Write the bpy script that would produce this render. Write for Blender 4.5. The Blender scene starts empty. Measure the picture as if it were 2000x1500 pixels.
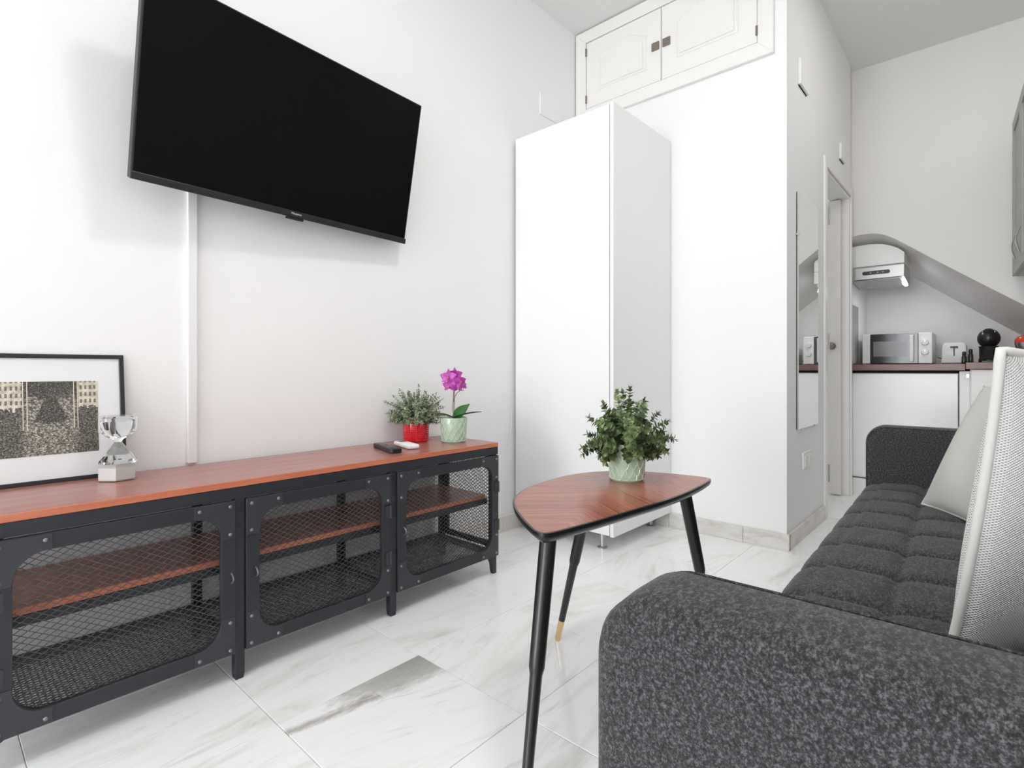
import bpy, bmesh, math, random
from mathutils import Vector, Matrix
R = math.radians
PI = math.pi
SC = bpy.context.scene
C = SC.collection

# ------------------------------------------------------------------ camera
TH = 0.7336
cd = bpy.data.cameras.new('camera')
cd.sensor_fit = 'HORIZONTAL'; cd.sensor_width = 36.0
cd.lens = 1041.25 / 2000 * 36
cd.shift_y = -27.75 / 2000
cd.clip_start = 0.02
cam = bpy.data.objects.new('camera', cd); C.objects.link(cam)
cam.location = (0, 0, 0.841)
cam.rotation_euler = (PI / 2, 0, TH - PI / 2)
SC.camera = cam

# ------------------------------------------------------------------ world and daylight
W = bpy.data.worlds.new('world'); SC.world = W; W.use_nodes = True
W.node_tree.nodes['Background'].inputs[0].default_value = (0.86, 0.92, 1.0, 1)
W.node_tree.nodes['Background'].inputs[1].default_value = 2.0
SC.view_settings.view_transform = 'Standard'
SC.view_settings.look = 'None'
SC.view_settings.gamma = 1.0
SC.view_settings.use_curve_mapping = False
SC.view_settings.exposure = 0.03
SC.cycles.max_bounces = 14
SC.cycles.diffuse_bounces = 8
SC.cycles.transparent_max_bounces = 12
SC.cycles.sample_clamp_indirect = 6.0

def area_light(name, loc, rot, sx, sy, power, col):
    l = bpy.data.lights.new(name, 'AREA'); l.shape = 'RECTANGLE'
    l.size = sx; l.size_y = sy; l.energy = power; l.color = col
    o = bpy.data.objects.new(name, l); C.objects.link(o)
    o.location = loc; o.rotation_euler = rot
    return o
# daylight arriving through the balcony window in the rear wall (behind the camera)
area_light('window_daylight', (-5.7, 0.78, 1.45), (0, R(-78), 0), 2.4, 2.1, 170, (0.96, 0.98, 1.0))

FILL_LIVING, FILL_CORRIDOR = 12.5, 3.4      # watts of the two added fill lamps below

# ------------------------------------------------------------------ materials
MATS = {}
def new_mat(name, col=(.8, .8, .8), rough=.5, metal=0.0, spec=.5, coat=0.0):
    m = bpy.data.materials.new(name); m.use_nodes = True
    b = m.node_tree.nodes['Principled BSDF']
    b.inputs['Base Color'].default_value = (*col, 1)
    b.inputs['Roughness'].default_value = rough
    b.inputs['Metallic'].default_value = metal
    b.inputs['Specular IOR Level'].default_value = spec
    b.inputs['Coat Weight'].default_value = coat
    MATS[name] = m
    return m
class NT:
    def __init__(s, m):
        s.t = m.node_tree; s.b = s.t.nodes['Principled BSDF']
    def n(s, typ, **kw):
        nd = s.t.nodes.new(typ)
        for k, v in kw.items():
            if k.startswith('i_'):
                key = k[2:]
                key = int(key) if key.isdigit() else key.replace('_', ' ')
                nd.inputs[key].default_value = v
            else: setattr(nd, k, v)
        return nd
    def l(s, a, b): s.t.links.new(a, b)
    def ramp(s, fac, stops, interp='LINEAR'):
        r = s.t.nodes.new('ShaderNodeValToRGB'); r.color_ramp.interpolation = interp
        e = r.color_ramp.elements
        while len(e) < len(stops): e.new(0.5)
        for q, (p, c) in zip(e, stops):
            q.position = p; q.color = (*c, 1) if len(c) == 3 else c
        s.l(fac, r.inputs[0]); return r.outputs[0]
    def math(s, op, a, b=None, c=None):
        nd = s.t.nodes.new('ShaderNodeMath'); nd.operation = op
        for i, v in enumerate((a, b, c)):
            if v is None: continue
            if isinstance(v, (int, float)): nd.inputs[i].default_value = v
            else: s.l(v, nd.inputs[i])
        return nd.outputs[0]
    def mix(s, fac, a, b, blend='MIX'):
        nd = s.t.nodes.new('ShaderNodeMix'); nd.data_type = 'RGBA'; nd.blend_type = blend
        for sock, v in ((nd.inputs[0], fac), (nd.inputs[6], a), (nd.inputs[7], b)):
            if isinstance(v, (int, float)): sock.default_value = v
            elif isinstance(v, tuple): sock.default_value = (*v, 1)
            else: s.l(v, sock)
        return nd.outputs[2]
    def coord(s, which='Object'):
        return s.t.nodes.new('ShaderNodeTexCoord').outputs[which]
    def mapping(s, vec, scale=(1, 1, 1), rot=(0, 0, 0), loc=(0, 0, 0)):
        nd = s.t.nodes.new('ShaderNodeMapping')
        s.l(vec, nd.inputs[0]); nd.inputs['Scale'].default_value = scale
        nd.inputs['Rotation'].default_value = rot; nd.inputs['Location'].default_value = loc
        return nd.outputs[0]
    def noise(s, vec, scale, detail=3, rough=.5, dist=0.0):
        nd = s.t.nodes.new('ShaderNodeTexNoise'); s.l(vec, nd.inputs['Vector'])
        nd.inputs['Scale'].default_value = scale; nd.inputs['Detail'].default_value = detail
        nd.inputs['Roughness'].default_value = rough; nd.inputs['Distortion'].default_value = dist
        return nd.outputs[0]
    def bump(s, h, strength, dist=.002):
        nd = s.t.nodes.new('ShaderNodeBump'); nd.inputs['Strength'].default_value = strength
        nd.inputs['Distance'].default_value = dist
        s.l(h, nd.inputs['Height']); s.l(nd.outputs[0], s.b.inputs['Normal'])
    def color(s, c): s.l(c, s.b.inputs['Base Color'])

def plaster(name, col, amt=.012):
    m = new_mat(name, col, .62, spec=.25); t = NT(m); v = t.coord('Object')
    n1 = t.noise(t.mapping(v, (1, 1, .35)), 9, 4, .6)
    lo = tuple(max(0, c - amt) for c in col)
    t.color(t.mix(n1, lo, col))
    t.bump(t.noise(t.mapping(v, (1, 1, .5)), 70, 3, .6), .18, .002)
    return m
plaster('wall_paint', (.885, .882, .88))
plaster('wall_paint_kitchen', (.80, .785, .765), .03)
plaster('ceiling_paint', (.82, .815, .805))
new_mat('white_lacquer', (.86, .86, .865), .22, spec=.5)
new_mat('white_trim', (.86, .85, .83), .38)
new_mat('cream_door', (.86, .825, .77), .42)
new_mat('white_plastic', (.82, .82, .82), .35)
new_mat('black_metal', (.022, .024, .030), .42, spec=.5)
new_mat('black_metal_edge', (.035, .037, .043), .40)
new_mat('mesh_steel', (.062, .063, .066), .45)
new_mat('rivet_steel', (.25, .25, .27), .35, metal=.8)
new_mat('steel', (.62, .62, .63), .25, metal=1.0)
new_mat('brushed_steel', (.50, .50, .50), .34, metal=1.0)
new_mat('brass', (.80, .60, .33), .3, metal=1.0)
new_mat('black_lacquer', (.012, .012, .013), .28)
new_mat('black_plastic', (.012, .012, .013), .35)
new_mat('dark_gap', (.01, .01, .01), .8)
new_mat('tv_screen', (.003, .003, .0032), .14, spec=.08)
new_mat('tv_body', (.008, .008, .009), .35)
new_mat('frame_black', (.013, .013, .014), .45)
new_mat('paper_mat', (.80, .80, .81), .6)
new_mat('sand', (.86, .84, .80), .85)
new_mat('red_ceramic', (.62, .012, .022), .16, coat=.4)
new_mat('terracotta', (.62, .45, .37), .8)
new_mat('hinge_bronze', (.30, .26, .22), .4, metal=.8)
new_mat('silver_print', (.75, .75, .76), .4)
new_mat('orange_enamel', (.72, .07, .015), .25)
new_mat('cabinet_grey', (.36, .36, .33), .45)
new_mat('soil', (.05, .035, .025), .95)
new_mat('stem_green', (.10, .16, .05), .6)
new_mat('stem_brown', (.20, .15, .10), .6)
new_mat('grout', (.70, .69, .66), .8)
new_mat('sofa_dark', (.02, .02, .022), .8)
new_mat('oven_window', (.16, .16, .165), .2)
new_mat('smoked_glass', (.02, .02, .022), .12)
new_mat('steel_panel', (.36, .37, .38), .22, metal=.85)

def leafmat(name, c1, c2, c3, scale=40):
    m = new_mat(name, c1, .5, spec=.35); t = NT(m); v = t.coord('Object')
    n1 = t.noise(v, scale, 2, .5)
    t.color(t.ramp(n1, [(.30, c1), (.52, c2), (.72, c3)]))
    t.b.inputs['Subsurface Weight'].default_value = 0.0
    return m
leafmat('euca_leaf', (.045, .075, .035), (.15, .22, .09), (.46, .56, .24), 45)
leafmat('thyme_leaf', (.07, .115, .055), (.24, .32, .18), (.66, .70, .48), 60)
leafmat('orchid_leaf_green', (.02, .09, .02), (.035, .15, .03), (.06, .22, .05), 14)
leafmat('orchid_leaf_dark', (.012, .05, .016), (.02, .075, .02), (.035, .10, .03), 14)
leafmat('orchid_petal', (.32, .025, .26), (.48, .06, .40), (.62, .20, .54), 55)
leafmat('orchid_lip', (.30, .02, .12), (.55, .12, .25), (.70, .45, .40), 90)

# celadon scale pots: glaze lighter on the raised ribs
m = new_mat('celadon', (.42, .58, .42), .18, coat=.3); t = NT(m)
n1 = t.noise(t.coord('Object'), 30, 3, .5)
t.color(t.ramp(n1, [(.3, (.36, .50, .36)), (.7, (.50, .64, .49))]))
new_mat('celadon_rib', (.60, .70, .55), .2, coat=.3)

# glass
m = bpy.data.materials.new('clear_glass'); m.use_nodes = True; MATS['clear_glass'] = m
b = m.node_tree.nodes['Principled BSDF']
b.inputs['Base Color'].default_value = (.97, .98, .98, 1); b.inputs['Roughness'].default_value = .02
b.inputs['Transmission Weight'].default_value = 1.0; b.inputs['IOR'].default_value = 1.35
m = bpy.data.materials.new('window_glass'); m.use_nodes = True; MATS['window_glass'] = m
nt = m.node_tree; nt.nodes.remove(nt.nodes['Principled BSDF'])
tr = nt.nodes.new('ShaderNodeBsdfTransparent'); gl = nt.nodes.new('ShaderNodeBsdfGlossy'); gl.inputs['Roughness'].default_value = .02
mx = nt.nodes.new('ShaderNodeMixShader'); mx.inputs[0].default_value = .06
nt.links.new(tr.outputs[0], mx.inputs[1]); nt.links.new(gl.outputs[0], mx.inputs[2])
nt.links.new(mx.outputs[0], nt.nodes['Material Output'].inputs[0])
new_mat('mirror_glass', (.86, .88, .86), .015, metal=1.0)
m = new_mat('fill_lamp_diffuser', (1, 1, 1), .5); b = m.node_tree.nodes['Principled BSDF']  # glow of the added ceiling fill lamps
b.inputs['Emission Color'].default_value = (1, .97, .93, 1); b.inputs['Emission Strength'].default_value = 2
m = new_mat('lamp_glow', (1, 1, 1), .5); b = m.node_tree.nodes['Principled BSDF']
b.inputs['Emission Color'].default_value = (.93, .97, 1, 1); b.inputs['Emission Strength'].default_value = 10

# marble
def marble(name, stain=False):
    m = new_mat(name, (.8, .8, .8), .13, spec=.5); t = NT(m); v = t.coord('Object')
    oi = t.n('ShaderNodeObjectInfo')
    off = t.n('ShaderNodeVectorMath', operation='SCALE'); 
    comb = t.n('ShaderNodeCombineXYZ')
    for k, mul in enumerate((37.0, 91.0, 53.0)):
        t.l(t.math('MULTIPLY', oi.outputs['Random'], mul), comb.inputs[k])
    add = t.n('ShaderNodeVectorMath', operation='ADD')
    rot = t.n('ShaderNodeVectorRotate', rotation_type='Z_AXIS')
    t.l(v, rot.inputs['Vector'])
    t.l(t.math('MULTIPLY_ADD', oi.outputs['Random'], .9, -0.5), rot.inputs['Angle'])
    t.l(rot.outputs[0], add.inputs[0]); t.l(comb.outputs[0], add.inputs[1])
    vv = add.outputs[0]
    st = t.mapping(vv, (1.3, 6.5, 1))
    big = t.noise(st, 1.4, 6, .6, .8)
    fine = t.noise(t.mapping(vv, (2.2, 16, 1)), 2.2, 6, .65, 1.2)
    c1 = t.ramp(big, [(.27, (.72, .71, .68)), (.38, (.86, .86, .84)), (.47, (.935, .935, .937)), (.75, (.945, .95, .957))])
    vein = t.ramp(fine, [(.24, (.55, .54, .51)), (.34, (.88, .87, .855)), (.44, (1, 1, 1))])
    col = t.mix(.6, c1, vein, 'MULTIPLY')
    if stain:
        sep = t.n('ShaderNodeSeparateXYZ'); t.l(v, sep.inputs[0])
        # grey cloud of mineral in one corner of this slab and a dark seam at the opposite edge
        dx = t.math('SUBTRACT', sep.outputs[0], .195); dy = t.math('SUBTRACT', sep.outputs[1], .19)
        d = t.math('SQRT', t.math('ADD', t.math('MULTIPLY', t.math('MULTIPLY', dx, dx), .55), t.math('MULTIPLY', t.math('MULTIPLY', dy, dy), 3.6)))
        nz = t.noise(t.mapping(v, (14, 40, 1)), 1.5, 5, .7)
        d2 = t.math('ADD', d, t.math('MULTIPLY_ADD', nz, .16, -.08))
        f = t.ramp(d2, [(.02, (.85, .85, .85)), (.15, (.6, .6, .6)), (.23, (0, 0, 0))])
        col = t.mix(f, col, (.30, .29, .25))
        line = t.math('ABSOLUTE', t.math('SUBTRACT', sep.outputs[1], t.math('MULTIPLY_ADD', sep.outputs[0], -.16, .125)))
        line = t.math('ADD', line, t.math('MULTIPLY_ADD', nz, .04, -.02))
        f2 = t.ramp(line, [(.0, (.75, .75, .75)), (.02, (0, 0, 0))])
        f2 = t.math('MULTIPLY', f2, t.math('LESS_THAN', sep.outputs[0], .02))
        col = t.mix(f2, col, (.36, .33, .28))
    t.color(col)
    return m
marble('marble'); marble('marble_stained', True)
m = new_mat('skirting_marble', (.7, .68, .64), .3); t = NT(m)
oi = t.n('ShaderNodeObjectInfo'); v = t.coord('Object')
n1 = t.noise(t.mapping(v, (3, 3, 8)), 3, 5, .6, .6)
t.color(t.ramp(n1, [(.3, (.56, .53, .48)), (.5, (.68, .66, .62)), (.7, (.76, .75, .72))]))
new_mat('skirting_white', (.78, .75, .70), .35)

# wood
def wood(name, c1, c2, c3, axis=(1, 14, 14), rough=.3, rot=(0, 0, 0), scale=3.0):
    m = new_mat(name, c2, rough, spec=.5); t = NT(m); v = t.mapping(t.coord('Object'), axis, rot)
    n1 = t.noise(v, scale, 6, .62, .5); n2 = t.noise(t.mapping(v, (1, 4, 4)), scale * 3, 4, .6)
    f = t.math('ADD', t.math('MULTIPLY', n1, .65), t.math('MULTIPLY', n2, .35))
    t.color(t.ramp(f, [(.34, c1), (.5, c2), (.66, c3)]))
    return m
wood('console_wood', (.31, .118, .088), (.37, .15, .115), (.43, .19, .15), axis=(1, 22, 22), rough=.25)
wood('console_edge', (.45, .13, .065), (.55, .175, .09), (.62, .23, .13), rough=.4)
wood('counter_wood', (.09, .030, .022), (.145, .050, .036), (.21, .078, .056), axis=(14, 1, 14), rough=.28)
# table veneer: two fields of straight grain mirrored about a seam (a V)
m = new_mat('table_veneer', (.25, .1, .07), .24, spec=.4); t = NT(m); v = t.coord('Object')
sep = t.n('ShaderNodeSeparateXYZ'); t.l(v, sep.inputs[0])
ay = t.math('ABSOLUTE', t.math('ADD', sep.outputs[1], t.math('MULTIPLY', sep.outputs[0], -.30)))
cx = t.math('MULTIPLY_ADD', ay, -.85, t.math('MULTIPLY', sep.outputs[0], .62))
cy = t.math('MULTIPLY_ADD', ay, .6, t.math('MULTIPLY', sep.outputs[0], .78))
cmb = t.n('ShaderNodeCombineXYZ'); t.l(cx, cmb.inputs[0]); t.l(cy, cmb.inputs[1])
g = t.noise(t.mapping(cmb.outputs[0], (1.2, 85, 1)), 2.0, 5, .72, .15)
g2 = t.noise(t.mapping(cmb.outputs[0], (.8, 9, 1)), 2.0, 3, .5)
f = t.math('ADD', t.math('MULTIPLY', g, .75), t.math('MULTIPLY', g2, .25))
t.color(t.ramp(f, [(.34, (.12, .036, .024)), (.45, (.29, .088, .050)), (.57, (.39, .130, .076)), (.7, (.46, .18, .11))]))

# sofa fabric: heathered charcoal
def heather(name, dark, mid, light, s=1.0):
    m = new_mat(name, mid, .9, spec=.15); t = NT(m); v = t.coord('Object')
    n1 = t.noise(t.mapping(v, (1, 1, 1)), 620 * s, 3, .7)
    n2 = t.noise(t.mapping(v, (.8, 1.2, 1.2)), 380 * s, 2, .6)
    n3 = t.noise(v, 14, 3, .5)
    n4 = t.noise(t.mapping(v, (.7, 1.3, 1.3)), 165 * s, 3, .65)
    f = t.math('ADD', t.math('ADD', t.math('MULTIPLY', n1, .30), t.math('MULTIPLY', n2, .30)), t.math('MULTIPLY', n4, .40))
    c = t.ramp(f, [(.42, dark), (.50, mid), (.60, light)])
    c = t.mix(t.math('MULTIPLY', n3, .35), c, mid)
    t.color(c)
    t.b.inputs['Sheen Weight'].default_value = .12; t.b.inputs['Sheen Roughness'].default_value = .5
    t.bump(f, .2, .001)
    return m
heather('sofa_fabric', (.014, .014, .015), (.040, .040, .042), (.140, .140, .145))

def weave(name, n, base, low, strength, depth):
    m = new_mat(name, base, .9, spec=.1); t = NT(m); uv = t.coord('UV')
    sep = t.n('ShaderNodeSeparateXYZ'); t.l(uv, sep.inputs[0])
    su = t.math('SINE', t.math('MULTIPLY', sep.outputs[0], n * PI)); sv = t.math('SINE', t.math('MULTIPLY', sep.outputs[1], n * PI))
    f = t.math('MULTIPLY_ADD', t.math('MULTIPLY', su, sv), .5, .5)
    c = t.ramp(f, [(.12, low), (.48, base)])
    n3 = t.noise(uv, 6, 3, .5)
    t.color(t.mix(t.math('MULTIPLY', n3, .12), c, low))
    t.bump(f, strength, depth)
    return m
weave('cushion_white', 240, (.88, .87, .845), (.46, .455, .445), .9, .002)
weave('cushion_grey', 380, (.66, .65, .615), (.44, .435, .41), .5, .001)
new_mat('cushion_cord', (.70, .69, .66), .9)
new_mat('cushion_cord_grey', (.62, .61, .575), .85)

# old crowd photograph print (sepia), flat print on paper; object x,z in metres, centre at 0
m = new_mat('crowd_print', (.3, .28, .25), .45); t = NT(m); v = t.coord('Object')
sep = t.n('ShaderNodeSeparateXYZ'); t.l(v, sep.inputs[0]); x = sep.outputs[0]; z = sep.outputs[2]
vo = t.n('ShaderNodeTexVoronoi', i_Scale=1.0); t.l(t.mapping(v, (150, 1, 210)), vo.inputs['Vector'])
heads = t.ramp(vo.outputs['Distance'], [(.12, (.78, .71, .58)), (.38, (.30, .27, .23)), (.62, (.02, .02, .018))])
fine = t.noise(v, 300, 4, .75); big = t.noise(v, 26, 3, .6); mid = t.noise(v, 75, 3, .6)
heads = t.mix(.42, heads, t.ramp(fine, [(.38, (.015, .015, .013)), (.5, (.24, .22, .18)), (.60, (.80, .73, .60))]))
ax = t.math('ABSOLUTE', x)
# the crowd is darker towards the sides, paler in the middle
heads = t.mix(t.math('MULTIPLY', t.ramp(t.math('ADD', ax, t.math('MULTIPLY_ADD', big, .06, -.03)), [(.045, (0, 0, 0)), (.06, (1, 1, 1))]), .72), heads, t.ramp(fine, [(.44, (.015, .015, .015)), (.60, (.14, .13, .11)), (.68, (.7, .64, .54))]))
# facades with rows of dark windows in the upper corners
wx = t.math('SINE', t.math('MULTIPLY', x, 620)); wz = t.math('SINE', t.math('MULTIPLY', z, 330))
win = t.math('MULTIPLY', t.math('GREATER_THAN', wx, .1), t.math('GREATER_THAN', wz, -.2))
fac = t.mix(t.math('MULTIPLY', win, .8), t.ramp(mid, [(.35, (.42, .37, .30)), (.6, (.74, .66, .53))]), (.06, .055, .05))
up = t.math('GREATER_THAN', t.math('MULTIPLY_ADD', mid, .05, z), .052)
side = t.math('GREATER_THAN', ax, .058)
col = t.mix(t.math('MULTIPLY', up, side), heads, fac)
# dark trees along the top between the banner poles, and a dark spire-shaped group in the middle
trees = t.math('MULTIPLY', t.math('LESS_THAN', ax, .058), t.math('GREATER_THAN', t.math('MULTIPLY_ADD', mid, .06, z), .085))
spire = t.math('LESS_THAN', t.math('MULTIPLY_ADD', mid, .02, ax), t.math('MULTIPLY_ADD', z, -.42, .044))
spire = t.math('MULTIPLY', spire, t.math('GREATER_THAN', t.math('MULTIPLY_ADD', mid, .05, z), .015))
dk = t.math('MAXIMUM', trees, spire)
col = t.mix(t.math('MULTIPLY', dk, .9), col, t.ramp(fine, [(.42, (.012, .012, .011)), (.58, (.10, .095, .08)), (.68, (.45, .41, .34))]))
pl = t.math('LESS_THAN', t.math('ABSOLUTE', t.math('SUBTRACT', t.math('ABSOLUTE', t.math('SUBTRACT', ax, .052)), .004)), .0009)
pl = t.math('MULTIPLY', pl, t.math('GREATER_THAN', z, -.03))
col = t.mix(pl, col, (.75, .68, .56))
t.color(col)

# ------------------------------------------------------------------ mesh helpers
class MB:
    def __init__(s): s.v = []; s.f = []; s.mi = []; s.uv = None; s.cur = 0
    def add(s, vs, fs):
        o = len(s.v); s.v += [tuple(p) for p in vs]
        for f in fs: s.f.append(tuple(i + o for i in f)); s.mi.append(s.cur)
        return s
    def box(s, x0, x1, y0, y1, z0, z1):
        return s.add([(x0, y0, z0), (x1, y0, z0), (x1, y1, z0), (x0, y1, z0), (x0, y0, z1), (x1, y0, z1), (x1, y1, z1), (x0, y1, z1)],
                     [(0, 3, 2, 1), (4, 5, 6, 7), (0, 1, 5, 4), (1, 2, 6, 5), (2, 3, 7, 6), (3, 0, 4, 7)])
    def tube(s, p0, p1, r0, r1=None, n=12, cap=True):
        p0 = Vector(p0); p1 = Vector(p1); r1 = r0 if r1 is None else r1
        d = (p1 - p0).normalized(); a = Vector((0, 0, 1)) if abs(d.z) < .9 else Vector((1, 0, 0))
        e1 = d.cross(a).normalized(); e2 = d.cross(e1)
        vs = []
        for p, r in ((p0, r0), (p1, r1)):
            for k in range(n):
                t_ = 2 * PI * k / n; vs.append(p + e1 * (r * math.cos(t_)) + e2 * (r * math.sin(t_)))
        fs = [(k, (k + 1) % n, n + (k + 1) % n, n + k) for k in range(n)]
        if cap: fs += [tuple(range(n - 1, -1, -1)), tuple(range(n, 2 * n))]
        return s.add(vs, fs)
    def path(s, pts, r, n=8, closed=False, rad=None):
        pts = [Vector(p) for p in pts]; m_ = len(pts); vs = []; pe = None
        for i, p in enumerate(pts):
            if closed: d = pts[(i + 1) % m_] - pts[i - 1]
            else: d = pts[min(i + 1, m_ - 1)] - pts[max(i - 1, 0)]
            d.normalize()
            if pe is None:
                a = Vector((0, 0, 1)) if abs(d.z) < .9 else Vector((1, 0, 0)); e1 = d.cross(a).normalized()
            else:
                e1 = (pe - d * pe.dot(d)).normalized()
            pe = e1; e2 = d.cross(e1); rr = rad[i] if rad else r
            for k in range(n):
                t_ = 2 * PI * k / n; vs.append(p + e1 * (rr * math.cos(t_)) + e2 * (rr * math.sin(t_)))
        fs = []
        for i in range(m_ if closed else m_ - 1):
            j = (i + 1) % m_
            for k in range(n): fs.append((i * n + k, i * n + (k + 1) % n, j * n + (k + 1) % n, j * n + k))
        if not closed: fs += [tuple(range(n - 1, -1, -1)), tuple(range((m_ - 1) * n, m_ * n))]
        return s.add(vs, fs)
    def lathe(s, prof, n=32, ox=0, oy=0, oz=0, cap=True, ph=0.0):
        vs = []
        for r, z in prof:
            for k in range(n):
                t_ = 2 * PI * k / n + ph; vs.append((ox + r * math.cos(t_), oy + r * math.sin(t_), oz + z))
        fs = []
        for i in range(len(prof) - 1):
            for k in range(n): fs.append((i * n + k, i * n + (k + 1) % n, (i + 1) * n + (k + 1) % n, (i + 1) * n + k))
        if cap:
            fs.append(tuple(range(n - 1, -1, -1))); q = (len(prof) - 1) * n; fs.append(tuple(range(q, q + n)))
        return s.add(vs, fs)
    def prism(s, poly, axis, a, b):
        """extrude a polygon of (u,w) pairs along axis 'x','y' or 'z' from a to b"""
        def P(u, w, t_):
            return {'x': (t_, u, w), 'y': (u, t_, w), 'z': (u, w, t_)}[axis]
        n = len(poly); vs = [P(u, w, a) for u, w in poly] + [P(u, w, b) for u, w in poly]
        return s.add(vs, [tuple(range(n - 1, -1, -1)), tuple(range(n, 2 * n))] + [(k, (k + 1) % n, n + (k + 1) % n, n + k) for k in range(n)])
    def ball(s, c, rx, ry=None, rz=None, n=16, m_=10):
        ry = ry or rx; rz = rz or rx; vs = [(c[0], c[1], c[2] - rz)]
        for i in range(1, m_):
            a = -PI / 2 + PI * i / m_
            for k in range(n):
                t_ = 2 * PI * k / n; vs.append((c[0] + rx * math.cos(a) * math.cos(t_), c[1] + ry * math.cos(a) * math.sin(t_), c[2] + rz * math.sin(a)))
        vs.append((c[0], c[1], c[2] + rz)); fs = []
        for k in range(n): fs.append((0, 1 + (k + 1) % n, 1 + k)); q = 1 + (m_ - 2) * n; fs.append((q + k, q + (k + 1) % n, len(vs) - 1))
        for i in range(m_ - 2):
            for k in range(n): fs.append((1 + i * n + k, 1 + i * n + (k + 1) % n, 1 + (i + 1) * n + (k + 1) % n, 1 + (i + 1) * n + k))
        return s.add(vs, fs)
    def mesh(s, name, mats, smooth=False, bevel=0, seg=2, fix=True):
        me = bpy.data.meshes.new(name); me.from_pydata(s.v, [], s.f)
        if not isinstance(mats, (list, tuple)): mats = [mats]
        for q in mats: me.materials.append(MATS[q])
        if len(mats) > 1:
            for p, i in zip(me.polygons, s.mi): p.material_index = i
        bm = bmesh.new(); bm.from_mesh(me)
        if fix: bmesh.ops.recalc_face_normals(bm, faces=bm.faces)
        if bevel:
            es = [e for e in bm.edges if len(e.link_faces) == 2 and e.calc_face_angle(0) > R(28)]
            bmesh.ops.bevel(bm, geom=es, offset=bevel, segments=seg, profile=.5, affect='EDGES', clamp_overlap=True)
        bm.to_mesh(me); bm.free()
        if smooth:
            for p in me.polygons: p.use_smooth = True
            if smooth != 'all': me.set_sharp_from_angle(angle=R(38))
        return me
    def build(s, name, mats, parent=None, **kw):
        o = bpy.data.objects.new(name, s.mesh(name, mats, **kw)); C.objects.link(o)
        if parent is not None: o.parent = parent
        return o
def tag(o, label=None, cat=None, group=None, kind=None):
    if label: o['label'] = label
    if cat: o['category'] = cat
    if group: o['group'] = group
    if kind: o['kind'] = kind
    return o
def thing(name, label, cat, loc=(0, 0, 0), rz=0, group=None):
    o = bpy.data.objects.new(name, None); C.objects.link(o); o.empty_display_size = .05
    o.location = loc; o.rotation_euler = (0, 0, rz); tag(o, label, cat, group); return o
def inst(me, name, parent, loc=(0, 0, 0), rot=(0, 0, 0), scale=(1, 1, 1)):
    o = bpy.data.objects.new(name, me); C.objects.link(o); o.parent = parent
    o.location = loc; o.rotation_euler = rot; o.scale = scale; return o
def struct(o): o['kind'] = 'structure'; return o
def box1(name, b, mat, parent=None, bevel=0.0, **kw):
    return MB().box(*b).build(name, mat, parent, bevel=bevel, **kw)

# ------------------------------------------------------------------ room shell
CZ = 2.885; YW = 1.896; XB = 2.698; YH = .711; XK = 4.28; XN = 4.985; XR = -5.4
RA = R(3.0)                                   # the right-hand wall (and the sofa along it) is out of square
def yright(x): return -.55 + math.tan(RA) * (x - 1.5)
# floor: grout bed with single marble slabs
fl = struct(box1('floor', (XR - .1, 5.1, -1.0, 2.0, -.06, -.0035), 'grout'))
TX, TY = .4165, .4045
def tilemesh(mat): return MB().box(-TX / 2 + .0009, TX / 2 - .0009, -TY / 2 + .0009, TY / 2 - .0009, -.012, 0).mesh('tile', mat, bevel=.0008, seg=1)
tm = tilemesh('marble'); ts = tilemesh('marble_stained')
random.seed(4)
for i in range(-14, 11):
    for j in range(-4, 3):
        x = .567 + TX * (i + .5); y = .852 + TY * (j + .5)
        if x - TX / 2 > 5.0 or y > 2.0 or y < -.85: continue
        o = inst(ts if (i, j) == (0, 0) else tm, 'tile', fl, (x, y, random.uniform(-.0004, .0002)))
struct(box1('ceiling', (XR - .1, 5.1, -1.0, 2.05, CZ, CZ + .1), 'ceiling_paint'))
# wall with the television
struct(box1('wall_left', (XR - .1, 5.1, YW, YW + .1, 0, CZ), 'wall_paint'))
struct(MB().box(XB, XB + .12, YH, YW, 0, CZ).build('wall_back', 'wall_paint'))
# corridor wall with the doorway
DX0, DX1, DZ = 3.47, 4.165, 2.0
struct(MB().box(XB + .12, DX0, YH, YH + .11, 0, CZ).box(DX0, DX1, YH, YH + .11, DZ, CZ).box(DX1, 4.19, YH, YH + .11, 0, CZ)
       .box(4.19, XN + .1, .735, .735 + .11, 0, CZ).build('wall_corridor', 'wall_paint'))
# kitchen wall: flat above a low curved-and-sloping opening (the underside of a stair), deep soffit behind it
arch = [(.735, 1.752), (.70, 1.756), (.669, 1.758), (.63, 1.759), (.60, 1.757), (.576, 1.752), (.545, 1.741), (.509, 1.722), (.475, 1.70), (.443, 1.674), (.35, 1.60), (.255, 1.522), (.06, 1.368), (-.135, 1.217), (-.6, .855)]
kb = MB(); n = len(arch)
def inner(y, z): return z - (.135 if y < .44 else .135 + (y - .44) * .22)
vs = [(XK, y, CZ) for y, z in arch] + [(XK, y, z) for y, z in arch] + [(XN, y, inner(y, z)) for y, z in arch]
kb.add(vs, [(k, k + 1, n + k + 1, n + k) for k in range(n - 1)] + [(n + k, n + k + 1, 2 * n + k + 1, 2 * n + k) for k in range(n - 1)])
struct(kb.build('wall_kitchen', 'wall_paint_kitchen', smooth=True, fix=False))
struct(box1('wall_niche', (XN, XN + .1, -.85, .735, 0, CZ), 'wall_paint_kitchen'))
o = struct(box1('wall_right', (-7.0, 3.7, -.12, 0, 0, CZ), 'wall_paint')); o.location = (1.5, -.55, 0); o.rotation_euler = (0, 0, RA)
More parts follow.
